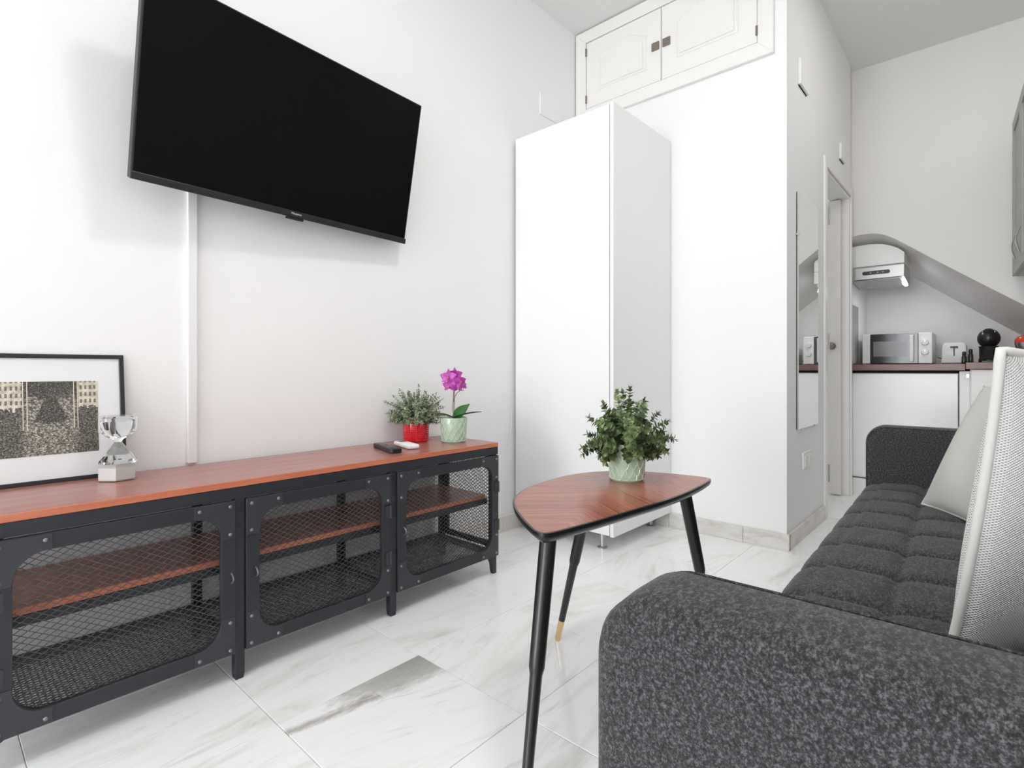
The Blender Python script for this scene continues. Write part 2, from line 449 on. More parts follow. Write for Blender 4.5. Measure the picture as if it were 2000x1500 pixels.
# rear wall with a two-leaf balcony window (the daylight)
wy0, wy1, wz1 = -.30, 1.82, 2.65
struct(MB().box(XR - .12, XR, -1.0, wy0, 0, CZ).box(XR - .12, XR, wy1, 2.05, 0, CZ).box(XR - .12, XR, wy0, wy1, wz1, CZ).build('wall_rear', 'wall_paint'))
w1 = MB(); fr = .05
w1.box(XR - .09, XR - .03, wy0, wy0 + fr, 0, wz1).box(XR - .09, XR - .03, wy1 - fr, wy1, 0, wz1).box(XR - .09, XR - .03, wy0 + fr, wy1 - fr, wz1 - fr, wz1)
w1.box(XR - .09, XR - .03, .71, .81, 0, wz1 - fr)
w1o = struct(w1.build('window_1', 'white_trim'))
for a, b_ in ((wy0 + fr, .71), (.81, wy1 - fr)):
    MB().box(XR - .064, XR - .058, a, b_, .0, wz1 - fr).build('pane', 'window_glass', w1o)

# fill lights added to brighten floor and kitchen, shaped as round ceiling lamps (above the seating area and in the corridor, both out of the frame)
def fill_ceiling_lamp(label, x, y, power):
    root = thing('fill_ceiling_lamp', label, 'lamp', (x, y, CZ), group='added ceiling fill lamps')
    MB().lathe([(.17, -.03), (.18, -.025), (.18, -.0005)], 36).build('housing', 'white_plastic', root, smooth=True)
    MB().lathe([(.02, -.058), (.11, -.052), (.155, -.038), (.165, -.0305)], 36).build('diffuser', 'fill_lamp_diffuser', root, smooth=True)
    l = bpy.data.lights.new('fill_ceiling_lamp_light', 'AREA'); l.shape = 'DISK'; l.size = .34; l.energy = power; l.color = (1, .97, .93)
    o = bpy.data.objects.new('fill_ceiling_lamp_light', l); C.objects.link(o); o.parent = root; o.location = (0, 0, -.07)
fill_ceiling_lamp('added round white fill lamp on the ceiling above the seating area', 1.0, .5, FILL_LIVING)
fill_ceiling_lamp('added round white fill lamp on the ceiling above the corridor to the kitchen', 3.05, -.02, FILL_CORRIDOR)

# skirting
def skirting(name, pieces, mat):
    p0 = pieces[0]; root = None
    rail = MB()
    for k, b in enumerate(pieces):
        me = MB().box(*b).mesh('skirting_tile', mat, bevel=.0015, seg=1)
        if root is None:
            root = struct(bpy.data.objects.new(name, me)); C.objects.link(root)
        else:
            inst(me, 'skirting_tile', root)
    return root
xs = [.16, .62, 1.08, 1.54, 2.02, 2.5, 2.683]
skirting('baseboard_left', [(xs[k] + .0006, xs[k + 1] - .0006, YW - .014, YW - .0003, 0, .082) for k in range(len(xs) - 1)], 'skirting_white')
ys = [.6975, .905, 1.29, 1.68, 1.88]
sb = skirting('baseboard_back', [(XB - .014, XB - .0003, ys[k] + .0008, ys[k + 1] - .0008, 0, .077) for k in range(len(ys) - 1)], 'skirting_marble')
xs = [2.712, 2.98, 3.28, 3.405]
cb = skirting('baseboard_corridor', [(xs[k] + .0008, xs[k + 1] - .0008, YH - .0135, YH - .0003, 0, .077) for k in range(len(xs) - 1)], 'skirting_marble')
box1('raw_end', (2.698, 2.7125, YH - .0135, YH - .0003, 0, .077), 'terracotta', cb)

# doorway casing (trim) and the bathroom door folded open inside it
tr = MB()
tr.prism([(DX0 - .055, 0), (DX0, 0), (DX0, DZ), (DX1, DZ), (DX1, 0), (DX1 + .025, 0), (DX1 + .025, DZ + .055), (DX0 - .055, DZ + .055)], 'y', YH - .012, YH - .0003)
tr.box(DX0, DX0 + .018, YH - .0003, YH + .11, 0, DZ).box(DX1 - .018, DX1, YH - .0003, YH + .11, 0, DZ).box(DX0 + .018, DX1 - .018, YH - .0003, YH + .11, DZ - .018, DZ)
tro = struct(tr.build('trim_1', 'white_trim', bevel=.002, seg=1))
d = struct(box1('door_1', (4.10, 4.138, .752, 1.42, .008, 1.975), 'cream_door', bevel=.002))
kn = MB(); kn.tube((4.10, .80, 1.0), (4.094, .80, 1.0), .022, n=20).tube((4.094, .80, 1.0), (4.075, .80, 1.0), .008, n=12).ball((4.06, .80, 1.0), .017, .024, .024)
kn.build('door_knob', 'hinge_bronze', d, smooth=True)
for z in (.25, 1.0, 1.72):
    MB().tube((DX0 + .008, YH - .016, z - .05), (DX0 + .008, YH - .016, z + .05), .005, n=10).build('hinge', 'brushed_steel', tro, smooth=True)

# ------------------------------------------------------------------ media console
def strand_mesh(mb, x0, x1, z0, z1, px, pz, w, th, plane, c):
    """expanded metal: zigzag strands; plane 'y' (x,z), 'z' (x,y) or 'x' (y,z); c = plane coordinate"""
    nx = int(math.ceil((x1 - x0) / (px / 2))); nz = int(math.ceil((z1 - z0) / pz))
    def P(a, b, t_): return {'y': (a, t_, b), 'z': (a, b, t_), 'x': (t_, a, b)}[plane]
    hw = w / 2
    for j in range(2 * nz + 1):
        zc = z0 + j * pz / 2; vs = []; fs = []
        for i in range(nx + 1):
            x = min(x0 + i * px / 2, x1); z = zc + (pz / 4 if (i + j) % 2 == 0 else -pz / 4)
            z = max(z0 - .001, min(z1 + .001, z)); cc = c + (.0006 if (i + j) % 2 == 0 else -.0006)
            vs += [P(x, z - hw, cc - th / 2), P(x, z + hw, cc - th / 2), P(x, z + hw, cc + th / 2), P(x, z - hw, cc + th / 2)]
        for i in range(nx):
            a = i * 4
            for k in range(4): fs.append((a + k, a + (k + 1) % 4, a + 4 + (k + 1) % 4, a + 4 + k))
        mb.add(vs, fs)
    return mb

X0, X1 = .066, 1.600          # console ends
YF, YBK = 1.520, 1.872        # front and back
con = thing('media_console', 'long black metal media console with mesh doors and reddish wooden top', 'console', (0, 0, 0))
L = X1 - X0
o = MB().box(X0, X1, YF - .002, YBK + .004, .5235, .541).build('top_board', ['console_wood', 'console_edge'], con, bevel=.0015, seg=1)
for p in o.data.polygons:
    if p.normal.y < -.6 or p.normal.x > .6: p.material_index = 1
# frame: rails
fr = MB()
fr.box(X0, X1, YF, YF + .022, .492, .523).box(X0, X1, YBK - .022, YBK, .492, .523)
fr.box(X0, X0 + .022, YF + .022, YBK - .022, .497, .523).box(X1 - .022, X1, YF + .022, YBK - .022, .497, .523)
fr.build('top_frame', 'black_metal', con, bevel=.001, seg=1)
fr = MB(); fr.box(X0 + .02, X1 - .02, YF + .006, YF + .024, .080, .104).box(X0 + .02, X1 - .02, YBK - .022, YBK, .080, .104)
for x in (X0 + .022, .566, 1.068, X1 - .044): fr.box(x, x + .022, YF + .024, YBK - .022, .080, .100)
fr.build('bottom_frame', 'black_metal', con)
px_ = [X0 + .0125, .5815, 1.0815, X1 - .0125]
def leg(x, y, end, front):
    m_ = MB(); w = .0125
    if end == 0:
        m_.box(x - w, x + w, y - w, y + w, .012, .492)
        m_.prism([(x - w * .8, 0), (x + w * .8, 0), (x + w, .012), (x - w, .012)], 'y', y - w * .9, y + w * .9)
    else:
        s = -end   # gusset points to the middle of the console
        pts = [(x - s * w, 0), (x + s * w * .5, 0), (x + s * w * .9, .012), (x + s * .016, .045), (x + s * .026, .062), (x + s * .044, .073), (x + s * .07, .077), (x + s * .07, .10), (x + s * w, .10), (x + s * w, .492), (x - s * w, .492)]
        m_.prism(pts, 'y', y - .004 if front else y - w, y + w)
    return m_.build('leg', 'black_metal', con, bevel=.001, seg=1)
for k, x in enumerate(px_):
    e = -1 if k == 0 else (1 if k == 3 else 0)
    leg(x, YF + .0125, e, True); leg(x, YBK - .0125, e, False)
# shelf
sh = MB().box(X0 + .03, X1 - .03, YF + .045, YBK - .01, .3075, .324).build('shelf', ['console_wood', 'console_edge'], con, bevel=.001, seg=1)
for p in sh.data.polygons:
    if p.normal.y < -.6: p.material_index = 1
fr = MB(); fr.box(X0 + .02, X1 - .02, YF + .043, YF + .058, .284, .307).box(X0 + .02, X1 - .02, YBK - .026, YBK - .012, .284, .307)
for x in (X0 + .025, X1 - .045): fr.box(x, x + .02, YF + .058, YBK - .026, .284, .307)
fr.build('shelf_frame', 'black_metal', con)
bm_ = strand_mesh(MB(), X0 + .03, X1 - .03, YF + .02, YBK - .015, .022, .0125, .0028, .002, 'z', .1025)
tag(bm_.build('bottom_mesh', 'mesh_steel', con), kind='stuff')
for x in (X0 + .010, X1 - .010):
    tag(strand_mesh(MB(), YF + .02, YBK - .02, .095, .50, .022, .0135, .0018, .0012, 'x', x).build('side_mesh', 'mesh_steel', con), kind='stuff')
for x in (X0, X1 - .006):
    rim = MB().box(x, x + .006, YF + .024, YF + .05, .10, .497).box(x, x + .006, YBK - .05, YBK - .024, .10, .497).box(x, x + .006, YF + .05, YBK - .05, .10, .125).box(x, x + .006, YF + .05, YBK - .05, .475, .497)
    rim.build('side_frame', 'black_metal', con)

def door_frame(w, h, bx, bz, rad, th):
    """flat ring w x h with a rounded opening; front at y=0, back at y=th"""
    ix0, ix1, iz0, iz1 = bx, w - bx, bz, h - bz
    cs = [((ix1 - rad, iz1 - rad), 0, (w, h)), ((ix0 + rad, iz1 - rad), 90, (0, h)), ((ix0 + rad, iz0 + rad), 180, (0, 0)), ((ix1 - rad, iz0 + rad), 270, (w, 0))]
    inn = []; out = []
    for (c, a0, oc) in cs:
        for k in range(9):
            a = R(a0 + 90 * k / 8); inn.append((c[0] + rad * math.cos(a), c[1] + rad * math.sin(a)))
            out.append(oc)
    mb = MB(); N = len(inn)
    vs = [(u, 0, z) for u, z in inn] + [(u, th, z) for u, z in inn]
    corners = [(w, h), (0, h), (0, 0), (w, 0)]; base = len(vs)
    vs += [(u, 0, z) for u, z in corners] + [(u, th, z) for u, z in corners]
    fs = []
    for i in range(N):
        j = (i + 1) % N; ci, cj = i // 9, j // 9
        if ci == cj:
            fs.append((i, j, base + ci)); fs.append((N + j, N + i, base + 4 + ci))
        else:
            fs.append((i, j, base + cj, base + ci)); fs.append((N + j, N + i, base + 4 + ci, base + 4 + cj))
        fs.append((j, i, N + i, N + j))
    for c in range(4):
        d_ = (c + 1) % 4; fs.append((base + c, base + d_, base + 4 + d_, base + 4 + c))
    mb.add(vs, fs); return mb
rv = MB().lathe([(.0048, 0), (.0046, .0014), (.0034, .0026), (.0014, .0032)], 12)
rv = rv.mesh('rivet', 'rivet_steel', smooth=True)
dspans = [(X0 + .026, .568, 'L'), (.5955, 1.068, 'R'), (1.0945, X1 - .004, 'R')]
DZ0, DZ1 = .077, .489
DB, DR = .036, .058
for (a, b_, hinge) in dspans:
    w, h = b_ - a, DZ1 - DZ0
    dr = door_frame(w, h, DB, DB, DR, .014).build('door', 'black_metal', con, bevel=.0007, seg=1)
    dr.location = (a, YF - .006, DZ0)
    ms = strand_mesh(MB(), DB - .01, w - DB + .01, DB - .01, h - DB + .01, .0235, .0143, .0018, .0012, 'y', .010)
    tag(ms.build('mesh_panel', 'mesh_steel', dr), kind='stuff')
    # corner plates lie on the frame
    for cx_, cz_ in ((0, 0), (1, 0), (0, 1), (1, 1)):
        sx = 1 if cx_ == 0 else -1; sz = 1 if cz_ == 0 else -1
        ox = 0 if cx_ == 0 else w; oz = 0 if cz_ == 0 else h
        arc = [(DB + DR - DR * math.cos(R(q)), DB + DR - DR * math.sin(R(q))) for q in range(0, 91, 15)]
        poly = [(.0015, .0015), (.0015, .100)] + [(DB - .002, .100)] + [(u - .0012, v_ - .0012) for u, v_ in arc] + [(.100, DB - .002), (.100, .0015)]
        poly = [(ox + sx * u, oz + sz * v_) for u, v_ in poly]
        MB().prism(poly, 'y', -.0022, -.0002).build('corner_plate', 'black_metal_edge', dr, bevel=.0004, seg=1)
        for u, v_ in ((.014, .014), (.014, .088), (.088, .014)):
            inst(rv, 'rivet', dr, (ox + sx * u, -.0022, oz + sz * v_), (R(90), 0, 0))
    hx = w - .018 if hinge == 'L' else .018
    if a > 1.0: hx = .018
    hp = [(hx + (.007 if hinge == 'L' else .007), -.002 - .013 * math.sin(PI * k / 10), h * .5 - .014 + .028 * k / 10) for k in range(11)]
    hp[0] = (hp[0][0], .003, hp[0][2]); hp[-1] = (hp[-1][0], .003, hp[-1][2])
    MB().path(hp, .0022, 8).build('handle', 'rivet_steel', dr, smooth=True)
    for z in (.10 + .028, h - .10 - .028):
        hxx = w - .004 if hinge == 'R' else .004
        hg = MB(); hg.tube((hxx, -.004, z - .022), (hxx, -.004, z + .022), .004, n=10)
        hg.box(hxx - .018, hxx - .003, -.0032, -.0002, z - .02, z + .02) if hinge == 'R' else hg.box(hxx + .003, hxx + .018, -.0032, -.0002, z - .02, z + .02)
        hg.build('hinge', 'black_metal_edge', dr, smooth=True)
# cables hanging behind the console
cb = MB()
random.seed(8)
cb.path([(.58, 1.888, .50), (.50, 1.886, .46), (.40, 1.884, .455), (.33, 1.884, .44), (.27, 1.884, .455), (.2, 1.884, .44), (.12, 1.884, .40)], .003, 6)
o = cb.build('power_cable', 'black_plastic', smooth=True); tag(o, 'thin black power cable looping against the wall behind the console', 'cable')

# ------------------------------------------------------------------ television
tv = thing('television', 'black flat television tilted down from its bracket on the white wall', 'television')
BL = Vector((.386, 1.764, 1.373)); BRt = Vector((1.354, 1.826, 1.371)); TRt = Vector((1.362, 1.720, 1.912))
ex = (BRt - BL).normalized(); ez = (TRt - BRt); ez = (ez - ex * ez.dot(ex)).normalized(); ey = ez.cross(ex)
M = Matrix((ex, ey, ez)).transposed().to_4x4(); M.translation = BL + ex * .485
tv.matrix_world = M
TW, TH_ = .970, .5515
body = MB().box(-TW / 2, TW / 2, 0, .028, 0, TH_); body.box(-.34, .34, .028, .062, .03, .30)
body.build('tv_case', 'tv_body', tv, bevel=.003)
MB().box(-TW / 2 + .006, TW / 2 - .006, -.0012, .0002, .019, TH_ - .005).build('screen', 'tv_screen', tv)
bz = MB().box(-TW / 2 - .001, TW / 2 + .001, -.006, .004, -.004, .017); bz.build('bottom_bezel', 'tv_body', tv, bevel=.002)
MB().box(-.030, .030, -.004, .012, -.012, -.004).build('sensor_bar', 'tv_body', tv, bevel=.002)
def text_mesh(s, size, mat, depth=.0003):
    c = bpy.data.curves.new('lettering', 'FONT'); c.body = s; c.size = size; c.extrude = depth; c.align_x = 'CENTER'; c.align_y = 'CENTER'
    o = bpy.data.objects.new('lettering_source', c); C.objects.link(o)
    bpy.context.view_layer.update()
    me = bpy.data.meshes.new_from_object(o.evaluated_get(bpy.context.evaluated_depsgraph_get()))
    bpy.data.objects.remove(o); me.materials.clear(); me.materials.append(MATS[mat]); return me
inst(text_mesh('Hisense', .0105, 'silver_print'), 'brand_lettering', tv, (0.0, -.0064, .0085), (R(90), 0, 0), (1.15, 1, 1))
br = MB().box(-.2, .2, .062, .07, .06, .26)
br.build('bracket_plate', 'tv_body', tv)
ba = bpy.data.objects.new('bracket_arm', MB().box(-.10, .10, .068, .125, .10, .24).mesh('bracket_arm', 'tv_body')); C.objects.link(ba); ba.parent = tv

tk = MB().box(.564, .591, YW - .014, YW - .0003, .545, 1.50).build('cable_trunking', 'white_plastic', bevel=.002)
tag(tk, 'white vertical cable trunking on the wall between television and console', 'trunking')

# ------------------------------------------------------------------ things on the console
ZT = .5412
# framed picture leaning on the wall
pic = thing('framed_picture', 'black framed sepia crowd photograph with wide white mat leaning on the wall', 'picture', (.2345, 1.846, ZT))
pic.rotation_euler = (R(-7.2), 0, 0)
PW, PH, PT = .326, .345, .016
for b in ((-PW / 2, PW / 2, 0, PT, 0, .011), (-PW / 2, PW / 2, 0, PT, PH - .011, PH), (-PW / 2, -PW / 2 + .011, 0, PT, .011, PH - .011), (PW / 2 - .011, PW / 2, 0, PT, .011, PH - .011)):
    box1('frame_rail', b, 'frame_black', pic, bevel=.001, seg=1)
mt = box1('mat_board', (-PW / 2 + .011, PW / 2 - .011, .006, .013, .011, PH - .011), 'paper_mat', pic)
po = MB().box(-.1005, .1005, -.0006, .0002, -.098, .098).build('crowd_photograph', 'crowd_print', pic); po.location = (.0, .0058, .173)
# hourglass
hg = thing('hourglass', 'faceted clear glass hourglass with white sand beside the framed picture', 'hourglass', (.363, 1.782, ZT), R(12))
prof = [(.044, 0), (.047, .004), (.047, .052), (.013, .096), (.0095, .102), (.013, .109), (.044, .128), (.047, .134), (.047, .170), (.044, .174)]
MB().lathe(prof, 6).build('glass_body', 'clear_glass', hg)
ipro = [(.040, .046), (.030, .062), (.006, .098), (.0055, .103), (.012, .112), (.034, .140), (.036, .160), (.022, .168)]
MB().lathe(ipro, 20).build('inner_bulb', 'clear_glass', hg, smooth=True)
MB().lathe([(.0445, .0015), (.0462, .005), (.0462, .036), (.030, .041), (.004, .046)], 6).build('sand', 'sand', hg)

# pots
def pot(root, r0, r1, h, mat, deco):
    prof = [(r0 * .93, 0), (r0 * .98, .003), (r0, .008), (r1, h - .003), (r1 * .985, h), (r1 * .94, h), (r1 * .93, h - .004), (r0 * .90, .012)]
    p = MB().lathe(prof, 40, cap=False); p.lathe([(r0 * .93, 0.0005), (.001, 0.0005)], 40, cap=False)
    po_ = p.build('pot', mat, root, smooth=True)
    MB().lathe([(r1 * .93, h - .012), (.001, h - .009)], 24, cap=False).build('soil', 'soil', root)
    d = MB()
    if deco == 'grid':        # raised small studs in rows
        rows, cols = 11, 44
        for i in range(rows):
            z = h * (.08 + .84 * i / (rows - 1)); rr = r0 + (r1 - r0) * z / h
            for k in range(cols):
                a = 2 * PI * k / cols; c_, s_ = math.cos(a), math.sin(a); hw = rr * PI / cols * .78; hz = h * .84 / (rows - 1) / 2 * .78
                e = (-s_, c_)
                def q(u, w_, z_): return (c_ * (rr + w_) + e[0] * u, s_ * (rr + w_) + e[1] * u, z_)
                d.add([q(-hw, -.0005, z - hz), q(hw, -.0005, z - hz), q(hw, -.0005, z + hz), q(-hw, -.0005, z + hz), q(0, .0022, z)], [(0, 1, 4), (1, 2, 4), (2, 3, 4), (3, 0, 4)])
        d.build('studs', mat, po_)
    else:                     # overlapping scale relief: wavy ribs
        rows, cols = 5, 14
        for i in range(rows):
            for k in range(cols):
                a0 = 2 * PI * (k + .5 * (i % 2)) / cols; zt_ = h * (.97 - i * .195); dz = h * .245; pts = []
                for q in range(9):
                    u = -1 + 2 * q / 8; a = a0 + u * PI / cols; z = zt_ - dz * (1 - abs(u) ** 2.0) ** .75
                    z = max(z, .006); rr = r0 + (r1 - r0) * z / h + .0003
                    pts.append((rr * math.cos(a), rr * math.sin(a), z))
                d.path(pts, .0014, 5)
        d.build('scale_relief', 'celadon_rib', po_, smooth=True)
    return po_
def leaf(mb, base, d, up, ln, wd, fold=.25, curl=.2, seg=3):
    d = Vector(d).normalized(); up = Vector(up); s_ = d.cross(up)
    if s_.length < 1e-4: s_ = d.cross(Vector((1, 0, 0)))
    s_.normalize(); nrm = s_.cross(d); base = Vector(base); vs = []; fs = []
    for i in range(seg + 1):
        t_ = i / seg; w_ = wd * math.sin(PI * min(.97, .08 + .92 * t_) ** .85) * .5
        c = base + d * (ln * t_) - nrm * (curl * ln * t_ * t_)
        vs += [c + s_ * w_ + nrm * (fold * w_), c, c - s_ * w_ + nrm * (fold * w_)]
    for i in range(seg):
        a = i * 3; fs += [(a, a + 1, a + 4, a + 3), (a + 1, a + 2, a + 5, a + 4)]
    mb.add(vs, fs)
def bush(root, n, radius, hgt, zbase, lsize, mat, seed, droop=.5, per=9, tiltmax=88, mats_stem='stem_green', lo=.78, whorl=3, round_=.72):
    random.seed(seed)
    for i in range(n):
        mb = MB(); a = 2.39996 * i + random.uniform(-.3, .3); f = ((i + .5) / n) ** .6
        tilt = R(tiltmax) * f * random.uniform(.9, 1.06)
        ln = (radius * math.sin(tilt) ** 1.0 + hgt * math.cos(tilt)) * random.uniform(lo, 1.08)
        dirv = Vector((math.cos(a) * math.sin(tilt), math.sin(a) * math.sin(tilt), math.cos(tilt)))
        p = Vector((math.cos(a), math.sin(a), 0)) * (.028 * f); p.z = zbase; pts = []
        K = 7
        for k in range(K + 1):
            t_ = k / K; q = p + dirv * (ln * t_) - Vector((0, 0, 1)) * (droop * ln * t_ ** 2.2 * math.sin(tilt) ** 2)
            pts.append(q)
        mb.cur = 0; mb.path(pts, .0012, 5, rad=[.0015 * (1 - .6 * k / K) for k in range(K + 1)])
        mb.cur = 1
        for k in range(per):
            t_ = .30 + .70 * ((k + .5) / per) ** .75; fi = t_ * K; i0 = min(int(fi), K - 1); q = pts[i0].lerp(pts[i0 + 1], fi - i0)
            tan = (pts[i0 + 1] - pts[i0]).normalized(); b0 = tan.cross(Vector((.3, .2, 1))).normalized()
            for s_ in range(whorl):
                an = 2 * PI * (s_ / whorl) + k * 1.2 + random.uniform(-.4, .4)
                side = (Matrix.Rotation(an, 3, tan) @ b0); dd = (side * 1.0 + tan * random.uniform(.3, .8)).normalized()
                sz = lsize * random.uniform(.7, 1.2) * (1.1 - .35 * t_)
                leaf(mb, q, dd, tan, sz, sz * round_, .3, .15, 4)
        for s_ in range(3):
            leaf(mb, pts[-1], (pts[-1] - pts[-2]).normalized() + Vector((random.uniform(-.5, .5), random.uniform(-.5, .5), random.uniform(-.2, .4))), (0, 0, 1), lsize * .7, lsize * .4)
        mb.build('sprig', [mats_stem, mat], root, smooth='all', fix=False)

p1 = thing('potted_herb', 'bushy grey green artificial herb in red studded pot on the console', 'potted plant', (1.394, 1.800, ZT))
pot(p1, .052, .0545, .104, 'red_ceramic', 'grid')
bush(p1, 170, .078, .122, .096, .0135, 'thyme_leaf', 3, droop=.18, per=6, tiltmax=102, mats_stem='stem_brown', lo=.55, round_=.6)
p2 = thing('potted_orchid', 'magenta orchid in pale green scale-patterned pot at the console end', 'potted plant', (1.490, 1.672, ZT))
pot(p2, .050, .056, .102, 'celadon', 'scale')
# orchid, built facing the room: local axes; view comes from (-.66,-.75)
st = MB(); sp = [(0, 0, .09), (-.002, .001, .14), (0, 0, .19), (.002, 0, .225), (.004, -.002, .255), (.004, -.004, .275)]
st.path(sp, .0022, 7); st.path([(0, 0, .165), (.006, -.004, .19), (.014, -.008, .205), (.026, -.018, .215), (.034, -.026, .213)], .0016, 6)
st.build('flower_stem', 'stem_brown', p2, smooth=True)
MB().tube((.003, .0, .09), (.006, -.002, .262), .0013, n=6).build('support_stick', 'stem_brown', p2)
RV = Vector((.67, -.743, 0))   # to the right in the room as photographed
def orch_leaf(d, ln, wd, curl, mat, up=(0, 0, 1)):
    mb = MB(); leaf(mb, (0, 0, .098), d, up, ln, wd, .22, curl, 9)
    o = mb.build('leaf', mat, p2, smooth='all', fix=False); md = o.modifiers.new('t', 'SOLIDIFY'); md.thickness = .0016
orch_leaf(RV * 1.0 + Vector((0, 0, .85)) + Vector((-.2, -.2, 0)), .095, .046, -.05, 'orchid_leaf_green', Vector((-.66, -.75, .6)))
orch_leaf(RV * 1.0 + Vector((-.1, -.1, .38)), .122, .046, .14, 'orchid_leaf_dark')
orch_leaf(-RV + Vector((-.15, -.15, .52)), .088, .036, .28, 'orchid_leaf_dark')
def flower(c, face, sc):
    fv = Vector(face).normalized(); r_ = fv.cross(Vector((0, 0, 1))).normalized(); u_ = r_.cross(fv)
    mb = MB(); c = Vector(c)
    for k, (an, l_, w_) in enumerate(((90, 1, .62), (18, 1.05, 1.0), (162, 1.05, 1.0), (215, .95, .6), (325, .95, .6))):
        a = R(an); dd = r_ * math.cos(a) + u_ * math.sin(a) + fv * .15
        leaf(mb, c, dd, fv, .036 * sc * l_, .034 * sc * w_, -.15, .18, 5)
    o = mb.build('flower', 'orchid_petal', p2, smooth='all', fix=False)
    lp = MB(); lp.ball(c + fv * .006 - u_ * .004, .006 * sc, .006 * sc, .008 * sc, 8, 6); leaf(lp, c + fv * .004, fv - u_ * .7, u_, .016 * sc, .012 * sc, .4, .3, 4)
    lp.build('lip', 'orchid_lip', o, smooth='all')
VF = Vector((-.66, -.75, 0))
flower(-RV * .022 + VF * .012 + Vector((0, 0, .268)), VF + Vector((0, 0, .1)) - RV * .35, 1.0)
flower(-RV * .018 + VF * .016 + Vector((0, 0, .232)), VF - RV * .5 + Vector((0, 0, -.25)), .85)
flower(RV * .006 + Vector((0, 0, .278)) - VF * .008, -VF + RV * .2 + Vector((0, 0, .2)), .9)
flower(RV * .026 + VF * .006 + Vector((0, 0, .252)), VF + RV * .6 + Vector((0, 0, .1)), .85)
flower(RV * .018 + VF * .016 + Vector((0, 0, .226)), VF + RV * .3 + Vector((0, 0, -.2)), .7)
flower(RV * .046 + VF * .0 + Vector((0, 0, .232)), RV + VF * .3 + Vector((0, 0, -.1)), .62)

# remotes
r1 = thing('remote_control', 'slim black remote control lying on the console', 'remote', (1.165, 1.678, ZT), R(72))
bm = MB().prism([(-.098, -.018), (-.104, 0), (-.098, .018), (.090, .022), (.096, .016), (.096, -.016), (.090, -.022)], 'z', 0.0, .017)
bm.build('case', 'black_plastic', r1, bevel=.003)
for i in range(9):
    for j in range(3): box1('button', (-.083 + i * .017, -.072 + i * .017 - .001, -.015 + j * .0105, -.007 + j * .0105, .0168, .0186), 'white_plastic' if i < 2 and False else 'rivet_steel', r1, bevel=.001, seg=1)
r1.rotation_euler = (0, 0, R(-104))
r2 = thing('remote_control', 'small white air conditioner remote beside the black remote', 'remote', (1.262, 1.690, ZT), R(-104))
MB().box(-.075, .075, -.024, .024, 0, .018).build('case', 'white_plastic', r2, bevel=.007, seg=3, smooth=True)
box1('display', (-.055, -.022, -.015, .015, .0175, .0186), 'steel_panel', r2)
for i in range(3):
    for j in range(2): box1('button', (.0 + i * .02, .013 + i * .02, -.015 + j * .018, -.003 + j * .018, .0175, .0192), 'white_trim', r2, bevel=.001, seg=1)

# ------------------------------------------------------------------ wardrobe
wd = thing('wardrobe', 'tall glossy white wardrobe on metal feet in the corner', 'wardrobe', (2.112, 1.282, 0))
WW, WD, WH = .598, .580, 2.064         # width along y, depth along x
wb = MB().box(.020, WD, 0, .018, .0754, WH).box(.020, WD, WW - .018, WW, .0754, WH).box(.020, WD, .018, WW - .018, WH - .018, WH).box(.020, WD, .018, WW - .018, .0754, .0934).box(WD - .006, WD, .018, WW - .018, .0934, WH - .018)
wb.build('carcass', 'white_lacquer', wd, bevel=.0008, seg=1)
box1('door', (0, .0175, .0225, WW - .002, .079, WH - .003), 'white_lacquer', wd, bevel=.0012)
box1('edge_strip', (0.0, .0195, 0, .0185, .0754, WH), 'white_lacquer', wd, bevel=.0008, seg=1)
for x in (.05, .53):
    for y in (.09, WW - .08):
        f = MB().lathe([(.024, 0), (.024, .004), (.013, .008), (.0125, .0754)], 20, x, y); f.build('foot', 'brushed_steel', wd, smooth=True)
cbx = MB().path([(2.09, 1.887, .62), (2.085, 1.884, .55), (2.07, 1.886, .47), (2.062, 1.89, .44)], .003, 6).build('white_cable', 'white_plastic', smooth=True)
tag(cbx, 'short white cable on the wall by the wardrobe edge', 'cable')

# ------------------------------------------------------------------ high cupboard in the back wall
cu = thing('high_cupboard', 'white built-in cupboard with two panelled doors high under the ceiling', 'cupboard', (XB, 0, 0))
Y0, Y1, Z0, Z1 = .763, 1.888, 2.333, 2.876; fw = .072
def frame_piece(poly): MB().prism(poly, 'x', -.022, -.0003).build('frame_rail', 'white_trim', cu, bevel=.002, seg=1)
frame_piece([(Y0, Z0), (Y1, Z0), (Y1 - fw, Z0 + fw), (Y0 + fw, Z0 + fw)]); frame_piece([(Y0, Z1), (Y1, Z1), (Y1 - fw, Z1 - fw), (Y0 + fw, Z1 - fw)])
frame_piece([(Y0, Z0), (Y0, Z1), (Y0 + fw, Z1 - fw), (Y0 + fw, Z0 + fw)]); frame_piece([(Y1, Z0), (Y1, Z1), (Y1 - fw, Z1 - fw), (Y1 - fw, Z0 + fw)])
ym = 1.331
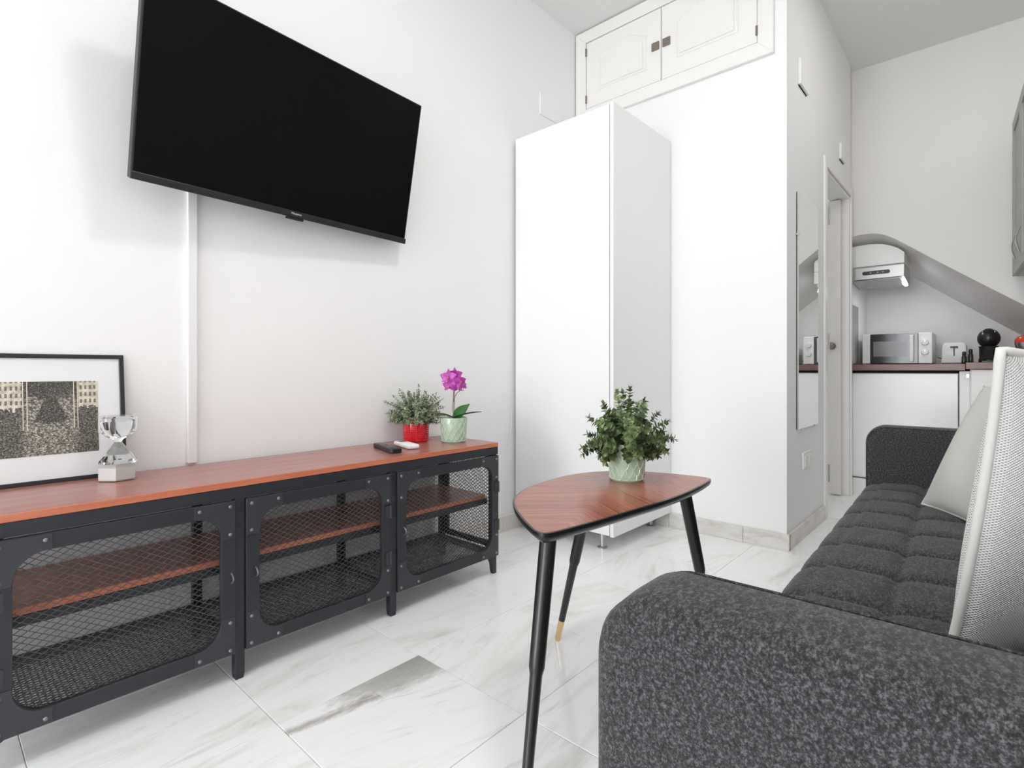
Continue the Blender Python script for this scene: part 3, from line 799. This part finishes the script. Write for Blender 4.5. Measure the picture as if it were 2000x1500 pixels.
def cup_door(a, b_, flip):
    z0, z1 = Z0 + fw + .003, Z1 - fw - .004
    dr = box1('door', (-.018, -.004, a, b_, z0, z1), 'white_trim', cu, bevel=.0015, seg=1)
    # raised arched panel with a routed groove around it
    def arched(ins):
        c0, c1 = a + .085 + ins, b_ - .085 - ins; h0, h1 = z0 + .085 + ins * .8, z1 - .065 - ins * .8
        pts = [(c0, h0), (c1, h0), (c1, h1 - .05)]
        for k in range(9):
            u = k / 8; y = c1 - .03 - (c1 - c0 - .06) * u; pts.append((y, h1 - .035 * (2 * u - 1) ** 2 - (.0 if 0 < k < 8 else .006)))
        pts.append((c0, h1 - .05)); return pts
    for ins, d0 in ((0, .0028), (.012, .0012), (.022, .0045)):
        pp = arched(ins); pq = arched(ins + .007)
        mb = MB(); n_ = len(pp)
        if ins < .02:
            mb.add([(-.018, u, w_) for u, w_ in pp] + [(-.018 - d0, u, w_) for u, w_ in [((p[0] + q[0]) / 2, (p[1] + q[1]) / 2) for p, q in zip(pp, pq)]] + [(-.018, u, w_) for u, w_ in pq],
                   [(k, (k + 1) % n_, n_ + (k + 1) % n_, n_ + k) for k in range(n_)] + [(n_ + k, n_ + (k + 1) % n_, 2 * n_ + (k + 1) % n_, 2 * n_ + k) for k in range(n_)])
            mb.build('moulding', 'white_trim', dr)
        else:
            mb.prism(pp, 'x', -.018 - d0, -.0175); mb.build('raised_panel', 'white_trim', dr, bevel=.003, seg=2)
    yy = b_ - .03 if flip else a + .03
    MB().box(-.026, -.018, yy - .022, yy + .022, 2.578, 2.622).build('latch', 'hinge_bronze', dr, bevel=.0015, seg=1)
    for z in (z0 + .055, z1 - .055):
        hy = a if flip else b_
        MB().tube((-.022, hy, z - .022), (-.022, hy, z + .022), .0055, n=10).build('hinge', 'hinge_bronze', dr, smooth=True)
cup_door(Y0 + fw + .003, ym - .002, True); cup_door(ym + .002, Y1 - fw - .003, False)
cl = thing('junction_cover', 'faint white square cover plate on the wall above the wardrobe', 'cover plate', (2.428, YW, 2.345))
MB().box(-.095, .095, -.008, -.0003, -.064, .064).build('plate', 'wall_paint', cl, bevel=.002, seg=1)
for x, z, w_, h_, lb in ((2.967, 2.31, .156, .128, 'white cover plate on the corridor wall above the mirror'), (3.894, 2.207, .12, .10, 'small white cover plate above the bathroom doorway')):
    c_ = thing('junction_cover', lb, 'cover plate', (x, YH, z))
    MB().box(-w_ / 2, w_ / 2, -.014, -.0003, -h_ / 2, h_ / 2).build('plate', 'wall_paint', c_, bevel=.002, seg=1)
    MB().box(-w_ / 2 + .004, w_ / 2 - .004, -.004, -.0004, -h_ / 2 - .004, -h_ / 2 - .0002).build('gap', 'dark_gap', c_)

# mirror and socket on the corridor wall
mi = thing('wall_mirror', 'narrow frameless tall mirror on the corridor wall', 'mirror', (3.053, YH - .001, 0))
MB().box(-.195, .195, -.010, -.0035, .55, 1.708).build('mirror_sheet', 'mirror_glass', mi)
MB().box(-.1955, .1955, -.0034, -.0005, .549, 1.709).build('backing', 'frame_black', mi)
for x, z in ((-.12, .547), (.12, .547), (-.1965, 1.5)):
    MB().box(x - .008, x + .008, -.0125, -.002, z - .004, z + .006).build('clip', 'steel', mi)
so = thing('wall_socket', 'double white wall socket below the mirror', 'socket', (3.031, YH, .383))
MB().box(-.076, .076, -.011, -.0003, -.042, .042).build('plate', 'white_plastic', so, bevel=.003)
for x in (-.036, .036):
    s_ = MB().box(x - .026, x + .026, -.0145, -.0105, -.027, .027).build('socket_insert', 'white_trim', so, bevel=.002)
    MB().tube((x, -.0152, 0), (x, -.0145, 0), .018, n=20).build('recess', 'paper_mat', s_)

# ------------------------------------------------------------------ coffee table
ct = thing('coffee_table', 'small three-legged coffee table with walnut pick-shaped top', 'table', (1.2, .74, 0))
out = [(0.949, 0.854), (0.988, 0.884), (1.067, 0.922), (1.152, 0.942), (1.254, 0.952), (1.336, 0.944), (1.399, 0.921), (1.452, 0.885), (1.503, 0.815), (1.526, 0.756), (1.539, 0.701), (1.547, 0.649), (1.546, 0.617), (1.531, 0.603), (1.492, 0.595), (1.404, 0.587), (1.313, 0.583), (1.215, 0.586), (1.136, 0.594), (1.041, 0.604), (0.956, 0.613), (0.882, 0.623), (0.834, 0.631), (0.812, 0.637), (0.801, 0.649), (0.807, 0.670), (0.832, 0.710), (0.870, 0.764), (0.909, 0.813)]
pts = [Vector((a - 1.2, b_ - .74)) for a, b_ in out]
# smooth the closed outline
def chaikin(p, n):
    for _ in range(n):
        q = []
        for i in range(len(p)):
            a, b_ = p[i], p[(i + 1) % len(p)]; q += [a * .75 + b_ * .25, a * .25 + b_ * .75]
        p = q
    return p
pts = chaikin(pts, 2); N = len(pts)
def offset(p, d_):
    o_ = []
    for i in range(len(p)):
        tn = (p[(i + 1) % len(p)] - p[i - 1]).normalized(); nrm = Vector((tn.y, -tn.x)); o_.append(p[i] + nrm * d_)
    return o_
area = sum(pts[i].x * pts[(i + 1) % N].y - pts[(i + 1) % N].x * pts[i].y for i in range(N)) / 2
if area < 0: pts = pts[::-1]
# rim profile: wood face inset inside a black edge that curves under
mb = MB(); rings = [(-.004, .5252), (-.0005, .5245), (0, .521), (-.002, .512), (-.012, .503), (-.03, .500)]
vs = []
for d_, z in rings: vs += [(q.x, q.y, z) for q in offset(pts, d_)]
fs = []
for r_ in range(len(rings) - 1):
    for i in range(N): fs.append((r_ * N + i, r_ * N + (i + 1) % N, (r_ + 1) * N + (i + 1) % N, (r_ + 1) * N + i))
fs.append(tuple((len(rings) - 1) * N + i for i in range(N - 1, -1, -1)))
mb.add(vs, fs); mb.build('rim', 'black_lacquer', ct, smooth=True)
mb = MB(); q = offset(pts, -.0042); mb.add([(p.x, p.y, .5255) for p in q] + [(p.x, p.y, .520) for p in q], [tuple(range(N))] + [(i, N + i, N + (i + 1) % N, (i + 1) % N) for i in range(N)])
mb.build('veneer_top', 'table_veneer', ct)
for top, foot in (((.862, .676), (.700, .612)), ((1.277, .851), (1.327, 1.006)), ((1.413, .632), (1.568, .603))):
    T = Vector((top[0] - 1.2, top[1] - .74, .503)); Fp = Vector((foot[0] - 1.2, foot[1] - .74, .0))
    ax_ = Fp - T
    def at(t_): return T + ax_ * t_
    lg = MB(); lg.path([at(0), at(.10), at(.40), at(.455), at(.47), at(.482), at(.86)], .01, 20, rad=[.0175, .0172, .0158, .0155, .0138, .0122, .0098])
    lo = lg.build('leg', 'black_lacquer', ct, smooth=True)
    MB().path([at(.855), at(.862), at(.985), at(.999)], .01, 16, rad=[.0098, .0103, .0088, .0070]).build('brass_tip', 'brass', lo, smooth=True)
p3 = thing('potted_eucalyptus', 'leafy round-leaved artificial plant in green scale pot on the coffee table', 'potted plant', (1.363, .783, .5256))
pot(p3, .0485, .0525, .105, 'celadon', 'scale')
bush(p3, 64, .082, .148, .096, .0225, 'euca_leaf', 11, droop=.38, per=10, tiltmax=100, lo=.6, whorl=2, round_=1.0)

# ------------------------------------------------------------------ sofa
SA = R(2.0); sofa = thing('sofa', 'charcoal heathered fabric sofa with tufted seat along the right wall', 'sofa', (1.5, .318, 0), SA)
# local: x along sofa, y=0 front, negative to the back
SX0, SX1 = -.915, .985; TSP = .197
rows = [0.0, .165, .37, .60]
def seat_z(x, yb):
    fx = ((x - SX0) / TSP) % 1.0
    for r_ in range(3):
        if rows[r_] <= yb <= rows[r_ + 1] + 1e-6:
            fy = (yb - rows[r_]) / (rows[r_ + 1] - rows[r_]); break
    else: fy = .5
    ex_ = (max(0, 1 - abs(2 * fx - 1) ** 5.0)) ** .55; ey_ = (max(0, 1 - abs(2 * fy - 1) ** 6.0)) ** .6
    return ex_, ey_
mb = MB(); NX = 380; vs = []; fs = []
prof = []
for k in range(5): prof.append((-.022, .24 + k * .022))
for k in range(1, 9): a = PI / 2 * k / 8; prof.append((-.022 + .050 * (1 - math.cos(a)), .345 + .048 * math.sin(a)))
for k in range(1, 91): prof.append((.028 + (.60 - .028) * k / 90, .393))
NP = len(prof)
for i in range(NX + 1):
    x = SX0 + (SX1 - SX0) * i / NX
    for (yb, z) in prof:
        e1, e2 = seat_z(x, max(0, yb))
        if yb < .04:    # front roll: only the cross seams pull it in
            t_ = min(1, max(0, (z - .28) / .09)); s_ = (.35 + .65 * e1); amp = .016 * t_
            vs.append((x, -(yb - amp * (s_ - .5) * .8), z + amp * (s_ - .7)))
        else:
            crown = .010 * math.sin(PI * yb / .6)
            near = math.exp(-((yb - rows[1]) / .09) ** 2) + math.exp(-((yb - rows[2]) / .09) ** 2); kx = .28 + .34 * min(1, near); hgt = (e1 * kx + 1 - kx) * (e2 * .7 + .3)
            vs.append((x, -yb, z - .018 + .030 * hgt + crown - .001))
for i in range(NX):
    for k in range(NP - 1): fs.append((i * NP + k, i * NP + k + 1, (i + 1) * NP + k + 1, (i + 1) * NP + k))
mb.add(vs, fs); mb.build('seat', 'sofa_fabric', sofa, smooth='all')
st_ = MB()
for k in range(1, 10):      # stitched pull lines where the tufts meet
    x = SX0 + TSP * k
    for yb in (rows[1], rows[2]):
        st_.ball((x, -yb, .388), .007, .007, .003, 8, 4)
st_.build('tuft_points', 'sofa_dark', sofa, smooth='all')
MB().box(SX0, SX1, -.60, .012, .12, .30).build('base', 'sofa_fabric', sofa, bevel=.01)
# backrest
bk = MB(); NXB = 120; vs = []; fs = []; NV = 30
for i in range(NXB + 1):
    x = SX0 + (SX1 - SX0) * i / NXB; fx = ((x - SX0) / TSP) % 1.0; ex_ = (max(0, 1 - abs(2 * fx - 1) ** 3)) ** .5
    for k in range(NV):
        t_ = k / (NV - 1); fy = (t_ * 2) % 1.0; ey_ = (max(0, 1 - abs(2 * fy - 1) ** 3)) ** .5
        vs.append((x, -.57 - .10 * t_ + .014 * ex_ * ey_, .40 + .42 * t_))
    for (yb, z) in ((-.70, .84), (-.76, .835), (-.79, .80), (-.74, .30)): vs.append((x, yb, z))
NB = NV + 4
for i in range(NXB):
    for k in range(NB - 1): fs.append((i * NB + k, i * NB + k + 1, (i + 1) * NB + k + 1, (i + 1) * NB + k))
bk.add(vs, fs); bk.build('backrest', 'sofa_fabric', sofa, smooth='all')
# arms: padded panels with a rounded front-top corner
def arm(xa, xb):
    yf, ybk, z0, z1, rr = .020, -.76, .10, .622, .062
    prof = [(ybk, z0), (yf, z0)]
    for q in range(0, 12): prof.append((yf, z0 + (z1 - rr - z0) * (q + 1) / 12))
    for k in range(1, 11): a = PI / 2 * k / 10; prof.append((yf - rr + rr * math.cos(a), z1 - rr + rr * math.sin(a)))
    for q in range(1, 14): prof.append((yf - rr + (ybk + .05 - yf + rr) * q / 13, z1))
    prof += [(ybk + .015, z1 - .015), (ybk, z1 - .05)]
    c = Vector((-.37, .36)); mb = MB(); N_ = len(prof); layers = []
    w_ = xb - xa
    for (x, ins) in ((xa + .000, .026), (xa + .002, .014), (xa + .008, .005), (xa + .018, .001), (xa + w_ / 2, 0), (xb - .018, .001), (xb - .008, .005), (xb - .002, .014), (xb, .026)):
        layers.append((x, ins))
    vs = []; fs = []
    for x, ins in layers:
        for (y, z) in prof:
            vs.append((x, min(y, yf - ins) if y > yf - ins else max(y, ybk + ins), 0))
            # inset by moving towards the middle of the panel
            d_ = (Vector((y, z)) - c); yy = y - ins * (1 if d_.x > 0 else -1) * min(1, abs(d_.x) / .3); zz = z - ins * max(-.0, min(1, (z - .30) / .28))
            vs[-1] = (x, yy, zz)
    K = len(layers)
    for j in range(K - 1):
        for i in range(N_): fs.append((j * N_ + i, j * N_ + (i + 1) % N_, (j + 1) * N_ + (i + 1) % N_, (j + 1) * N_ + i))
    fs.append(tuple(range(N_ - 1, -1, -1))); fs.append(tuple(range((K - 1) * N_, K * N_)))
    mb.add(vs, fs); o = mb.build('arm', 'sofa_fabric', sofa, smooth=True)
    for li in ((K - 3,) if xa < 0 else (2, K - 3)):
        x, ins = layers[li]; pp = [vs[li * N_ + i] for i in range(1, N_)]
        MB().path([(p[0] + (-.0006 if li == 2 else .0006), p[1] + (.001 if 0 < i < 14 else 0), p[2] + .0006) for i, p in enumerate(pp)], .0022, 6).build('piping', 'sofa_fabric', o, smooth=True)
arm(-1.048, -.926); arm(.987, 1.11)
for x in (-.98, 1.04):
    for y in (-.06, -.68): MB().lathe([(.018, 0), (.026, .10)], 16, x, y).build('leg', 'black_lacquer', sofa, smooth=True)

# cushions
def cushion(name, label, size, thick, mat, cordmat, M, cord, sag=0.0):
    root = thing(name, label, 'cushion', group=None); root.matrix_world = M
    n_ = 40; S = size / 2
    me_v = []; fs = []; uvs = []
    def P(i, j, side):
        u = -1 + 2 * i / n_; v_ = -1 + 2 * j / n_
        pin = 1 - .055 * (1 - abs(u) ** 2.2) * abs(v_) ** 3; pin2 = 1 - .055 * (1 - abs(v_) ** 2.2) * abs(u) ** 3
        x = S * u * pin2; y = S * v_ * pin
        h_ = thick / 2 * ((1 - abs(u) ** 2.4) * (1 - abs(v_) ** 2.4)) ** .55
        wr = .004 * math.sin(7 * u + 3 * v_) * (1 - u * u) * (1 - v_ * v_)
        return (x, y, side * h_ + wr + sag * (1 - v_) * u * u * .02)
    for side in (1, -1):
        o_ = len(me_v)
        for i in range(n_ + 1):
            for j in range(n_ + 1): me_v.append(P(i, j, side)); uvs.append((i / n_, j / n_))
        for i in range(n_):
            for j in range(n_):
                f = (o_ + i * (n_ + 1) + j, o_ + (i + 1) * (n_ + 1) + j, o_ + (i + 1) * (n_ + 1) + j + 1, o_ + i * (n_ + 1) + j + 1)
                fs.append(f if side > 0 else f[::-1])
    me = bpy.data.meshes.new(name); me.from_pydata(me_v, [], fs); me.materials.append(MATS[mat])
    uvl = me.uv_layers.new(name='UVMap')
    for lp in me.loops: uvl.data[lp.index].uv = uvs[lp.vertex_index]
    for p in me.polygons: p.use_smooth = True
    o = bpy.data.objects.new('cover', me); C.objects.link(o); o.parent = root
    edge = [P(i, 0, 1) for i in range(n_)] + [P(n_, j, 1) for j in range(n_)] + [P(n_ - i, n_, 1) for i in range(n_)] + [P(0, n_ - j, 1) for j in range(n_)]
    MB().path(edge, cord, 8, closed=True).build('edge_cord', cordmat, root, smooth='all')
    return root
def frame_from(center, ex_, ey_):
    ex_ = Vector(ex_).normalized(); ey_ = Vector(ey_); ey_ = (ey_ - ex_ * ey_.dot(ex_)).normalized(); ez_ = ex_.cross(ey_)
    M_ = Matrix((ex_, ey_, ez_)).transposed().to_4x4(); M_.translation = center; return M_
# far pale grey cushion: lower left corner on the seat, leaning to the back
P0 = Vector((2.165, .158, .425)); e_ = Vector((-.87, -.49, 0)).normalized(); b_ = R(24); up = Vector((.49 * math.sin(b_), -.87 * math.sin(b_), math.cos(b_)))
cushion('cushion', 'plain pale grey cushion leaning near the far end of the sofa', .42, .10, 'cushion_grey', 'cushion_cord_grey', frame_from(P0 + e_ * .20 + up * .19, e_, up), .003)
# near white cushion, seen almost edge-on
nb = Vector((.945, .062, .425)); nt_ = Vector((.955, -.024, .862)); e2 = Vector((math.cos(R(-33)), math.sin(R(-33)), 0)); u2 = (nt_ - nb).normalized()
cushion('cushion', 'large white basket-weave cushion with thick cord edge in the foreground', .45, .115, 'cushion_white', 'cushion_cord', frame_from((nb + nt_) / 2 + e2 * .222, e2, u2), .0062)

# ------------------------------------------------------------------ kitchen
CT = .877
wt = thing('worktop', 'dark brown wooden kitchen worktop with a small step', 'worktop', (0, 0, 0))
MB().box(4.19, XN - .001, .121, .733, CT - .041, CT).build('long_board', 'counter_wood', wt, bevel=.002, seg=1)
MB().box(4.17, XN - .001, -.36, .1195, CT - .033, CT + .0085).build('short_board', 'counter_wood', wt, bevel=.002, seg=1)
k1 = thing('base_cabinet', 'white base cabinet with one wide plain door under the microwave', 'cabinet', (0, 0, 0))
MB().box(4.245, 4.80, .155, .733, .118, CT - .058).build('body', 'white_trim', k1)
box1('door', (4.225, 4.243, .157, .728, .128, CT - .062), 'white_lacquer', k1, bevel=.0015, seg=1)
box1('plinth', (4.235, 4.26, .155, .733, .0, .112), 'white_trim', k1)
box1('shadow_gap', (4.262, 4.80, .16, .72, CT - .0575, CT - .042), 'dark_gap', k1)
k2 = thing('base_cabinet', 'cream base cabinet behind the cushions at the kitchen end', 'cabinet', (0, 0, 0))
MB().box(4.215, 4.80, -.37, .100, .1, CT - .034).build('body', 'white_trim', k2)
box1('door', (4.195, 4.213, -.36, .094, .118, CT - .037), 'white_trim', k2, bevel=.0015, seg=1)
box1('filler_strip', (4.222, 4.24, .1015, .150, .0, CT - .045), 'white_trim', k2)
MB().box(4.206, 4.2215, .103, .117, CT - .085, CT - .062).build('hinge', 'brushed_steel', k2)
box1('plinth', (4.235, 4.26, -.37, .100, 0, .1), 'white_trim', k2)
sp = tag(box1('splash_panel', (4.29, 4.585, .7275, .7345, CT + .001, 1.296), 'steel_panel'), 'grey metal splash panel on the niche side wall beside the microwave', 'panel')
# microwave
mw = thing('microwave', 'white microwave with dark glass door and two round knobs', 'microwave', (4.6, .505, CT + .0005))
box1('body', (.012, .31, -.201, .201, .006, .220), 'white_plastic', mw, bevel=.006)
for y in (-.17, .17):
    for x in (.04, .28): MB().tube((x, y, 0), (x, y, .0065), .012, n=12).build('foot', 'black_plastic', mw)
box1('side_strip', (0, .0118, .153, .200, .008, .218), 'white_plastic', mw, bevel=.002, seg=1)
dr = box1('door', (0, .0118, -.124, .152, .008, .218), 'smoked_glass', mw, bevel=.002, seg=1)
box1('window', (-.0012, -.0002, -.062, .134, .058, .165), 'oven_window', dr)
MB().box(-.020, -.006, -.101, -.076, .020, .205).box(-.006, 0, -.095, -.082, .030, .042).box(-.006, 0, -.095, -.082, .185, .197).build('handle', 'white_plastic', dr, bevel=.004)
box1('control_panel', (0, .0118, -.200, -.1255, .008, .218), 'white_plastic', mw, bevel=.002, seg=1)
for z in (.085, .152):
    k_ = MB().tube((0, -.162, z), (-.016, -.162, z), .0215, .019, n=24).build('knob', 'white_plastic', mw, bevel=.002, seg=1, smooth=True)
    MB().box(-.0185, -.0155, -.1635, -.1605, z, z + .018).build('pointer', 'brushed_steel', k_)
# toaster
to = thing('toaster', 'small white toaster between microwave and coffee machine', 'toaster', (4.55, .188, CT + .0005))
MB().prism([(-.066, .008), (.066, .008), (.060, .128), (.049, .142), (-.049, .142), (-.060, .128)], 'x', 0, .25).build('body', 'white_plastic', to, bevel=.006, smooth=True)
MB().box(-.002, .24, -.062, .062, 0, .0075).build('base', 'black_plastic', to)
MB().box(-.0015, .0005, -.004, .004, .055, .118).build('lever_slot', 'black_plastic', to); MB().box(-.018, -.002, -.020, .020, .108, .118).build('lever', 'black_plastic', to, bevel=.003)
for y in (-.028, .028): MB().box(.03, .22, y - .012, y + .012, .1415, .1428).build('bread_slot', 'dark_gap', to)
for k, (x, y, h_) in enumerate(((4.49, .136, .078), (4.485, .104, .085))):
    s_ = thing('shaker', ('shorter dark glass shaker in front of the toaster', 'taller dark glass shaker in front of the toaster on the right')[k], 'shaker', (x, y, CT + .0005 + (.0085 if y < .1195 else 0)))
    MB().lathe([(.0125, 0), (.0135, .003), (.0125, h_ * .62), (.008, h_ * .72)], 16).build('jar', 'smoked_glass', s_, smooth=True)
    MB().lathe([(.0095, h_ * .72), (.0105, h_ * .76), (.0095, h_), (.004, h_ * 1.04)], 16).build('cap', 'black_plastic', s_, smooth=True)
wire = MB().path([(4.85, .29, CT + .05), (4.80, .27, CT + .045), (4.78, .25, CT + .03), (4.82, .22, CT + .02)], .003, 6).build('appliance_cable', 'black_plastic', smooth=True)
tag(wire, 'thin black cable between microwave and toaster', 'cable')
# coffee machine: ball head on a round column
cm = thing('coffee_machine', 'black capsule coffee machine with ball-shaped head on the worktop', 'coffee machine', (4.56, .018, CT + .009))
MB().lathe([(.048, 0), (.050, .006), (.050, .02), (.046, .03), (.047, .09), (.050, .105)], 28).build('column', 'black_plastic', cm, smooth=True)
MB().ball((0, 0, .155), .060, .057, .062, 28, 16).build('head', 'black_lacquer', cm, smooth='all')
MB().prism([(-.026, .02), (.026, .02), (.022, .098), (-.022, .098)], 'x', -.056, -.044).build('cup_recess', 'dark_gap', cm, bevel=.004)
MB().path([(-.034 + .016 * math.cos(a) * .55 - .002, .030 * math.sin(a), .196 + .020 * math.cos(a)) for a in [2 * PI * k / 20 for k in range(20)]], .0022, 6, closed=True).build('dial_ring', 'steel', cm, smooth=True)
MB().box(-.075, -.03, -.035, .035, 0.0, .012).build('drip_tray', 'black_plastic', cm, bevel=.003)
# kettle (only its edge shows)
ke = thing('kettle', 'steel kettle with orange lid at the right edge behind the cushion', 'kettle', (4.42, -.172, CT + .009))
MB().lathe([(.060, 0), (.064, .006), (.058, .03), (.066, .07), (.073, .105), (.074, .118)], 32).build('body', 'steel', ke, smooth=True)
MB().lathe([(.0745, .118), (.074, .135), (.062, .155), (.03, .166), (.004, .168)], 32).build('lid', 'orange_enamel', ke, smooth=True)
MB().lathe([(.008, .168), (.014, .178), (.009, .19)], 14).build('lid_knob', 'black_plastic', ke, smooth=True)
# cooker hood
hd = thing('cooker_hood', 'cooker hood with cream front and steel control strip inside the arched niche', 'cooker hood', (4.36, 0, 0))
MB().prism([(.733, 1.552), (.434, 1.552), (.434, 1.622), (.47, 1.655), (.51, 1.677), (.55, 1.692), (.59, 1.699), (.64, 1.703), (.69, 1.701), (.733, 1.697)], 'x', 0, .30).build('housing', 'white_trim', hd, bevel=.002, seg=1)
fa = MB().prism([(-.012, 1.462), (.30, 1.432), (.31, 1.445), (.31, 1.551), (.0, 1.551), (-.004, 1.541)], 'y', .434, .733).build('steel_body', 'brushed_steel', hd, bevel=.0015, seg=1)
MB().prism([(.589 + (.066 if math.cos(a) > 0 else -.066) + .013 * math.cos(a), 1.503 + .013 * math.sin(a)) for a in [2 * PI * (k + .5) / 24 for k in range(24)]], 'x', -.0105, -.0065).build('control_strip', 'black_plastic', hd)
for y in (.55, .58, .62): MB().tube((-.0125, y, 1.503), (-.0105, y, 1.503), .004, n=10).build('button', 'rivet_steel', hd)
MB().add([(.004, .46, 1.4585), (.28, .46, 1.432), (.28, .715, 1.432), (.004, .715, 1.4585), (.004, .46, 1.4570), (.28, .46, 1.4305), (.28, .715, 1.4305), (.004, .715, 1.4570)], [(0, 1, 2, 3), (7, 6, 5, 4), (0, 4, 5, 1), (1, 5, 6, 2), (2, 6, 7, 3), (3, 7, 4, 0)]).build('filter_panel', 'steel_panel', hd)
MB().box(.10, .24, .438, .456, 1.424, 1.4395).build('lamp', 'lamp_glow', hd, bevel=.002)
lp = bpy.data.lights.new('hood_lamp_light', 'AREA'); lp.shape = 'RECTANGLE'; lp.size = .14; lp.size_y = .03; lp.energy = .8; lp.color = (.92, .97, 1)
lo = bpy.data.objects.new('hood_lamp_light', lp); C.objects.link(lo); lo.location = (4.53, .447, 1.421); lo.rotation_euler = (0, 0, 0)
# wall cabinet over the right end
wc = thing('wall_cabinet', 'grey framed wall cabinet with an oval pull at the right edge', 'wall cabinet', (4.10, -.082, 0), RA)
cz0, cz1 = 1.362, 2.222
MB().box(-.80, 0, -.325, -.020, cz0, cz1).build('body', 'cabinet_grey', wc, bevel=.002, seg=1)
for a, b2 in ((-.40, -.002), (-.798, -.402)):
    dr = MB().box(a, a + .055, -.0195, 0, cz0 + .002, cz1 - .002).box(b2 - .055, b2, -.0195, 0, cz0 + .002, cz1 - .002).box(a + .055, b2 - .055, -.0195, 0, cz0 + .002, cz0 + .06).box(a + .055, b2 - .055, -.0195, 0, cz1 - .06, cz1 - .002).build('door', 'cabinet_grey', wc, bevel=.001, seg=1)
    MB().box(a + .055, b2 - .055, -.017, -.008, cz0 + .06, cz1 - .06).build('door_panel', 'cabinet_grey', dr)
    hx_ = a + .19 if a > -.5 else b2 - .03
    for s_ in (-1, 1):
        MB().path([(hx_ + s_ * .018 * math.sin(PI * k / 10), .004 + .014 * math.sin(PI * k / 10), cz0 + .07 + .12 * k / 10) for k in range(11)], .003, 6).build('pull', 'steel', dr, smooth=True)
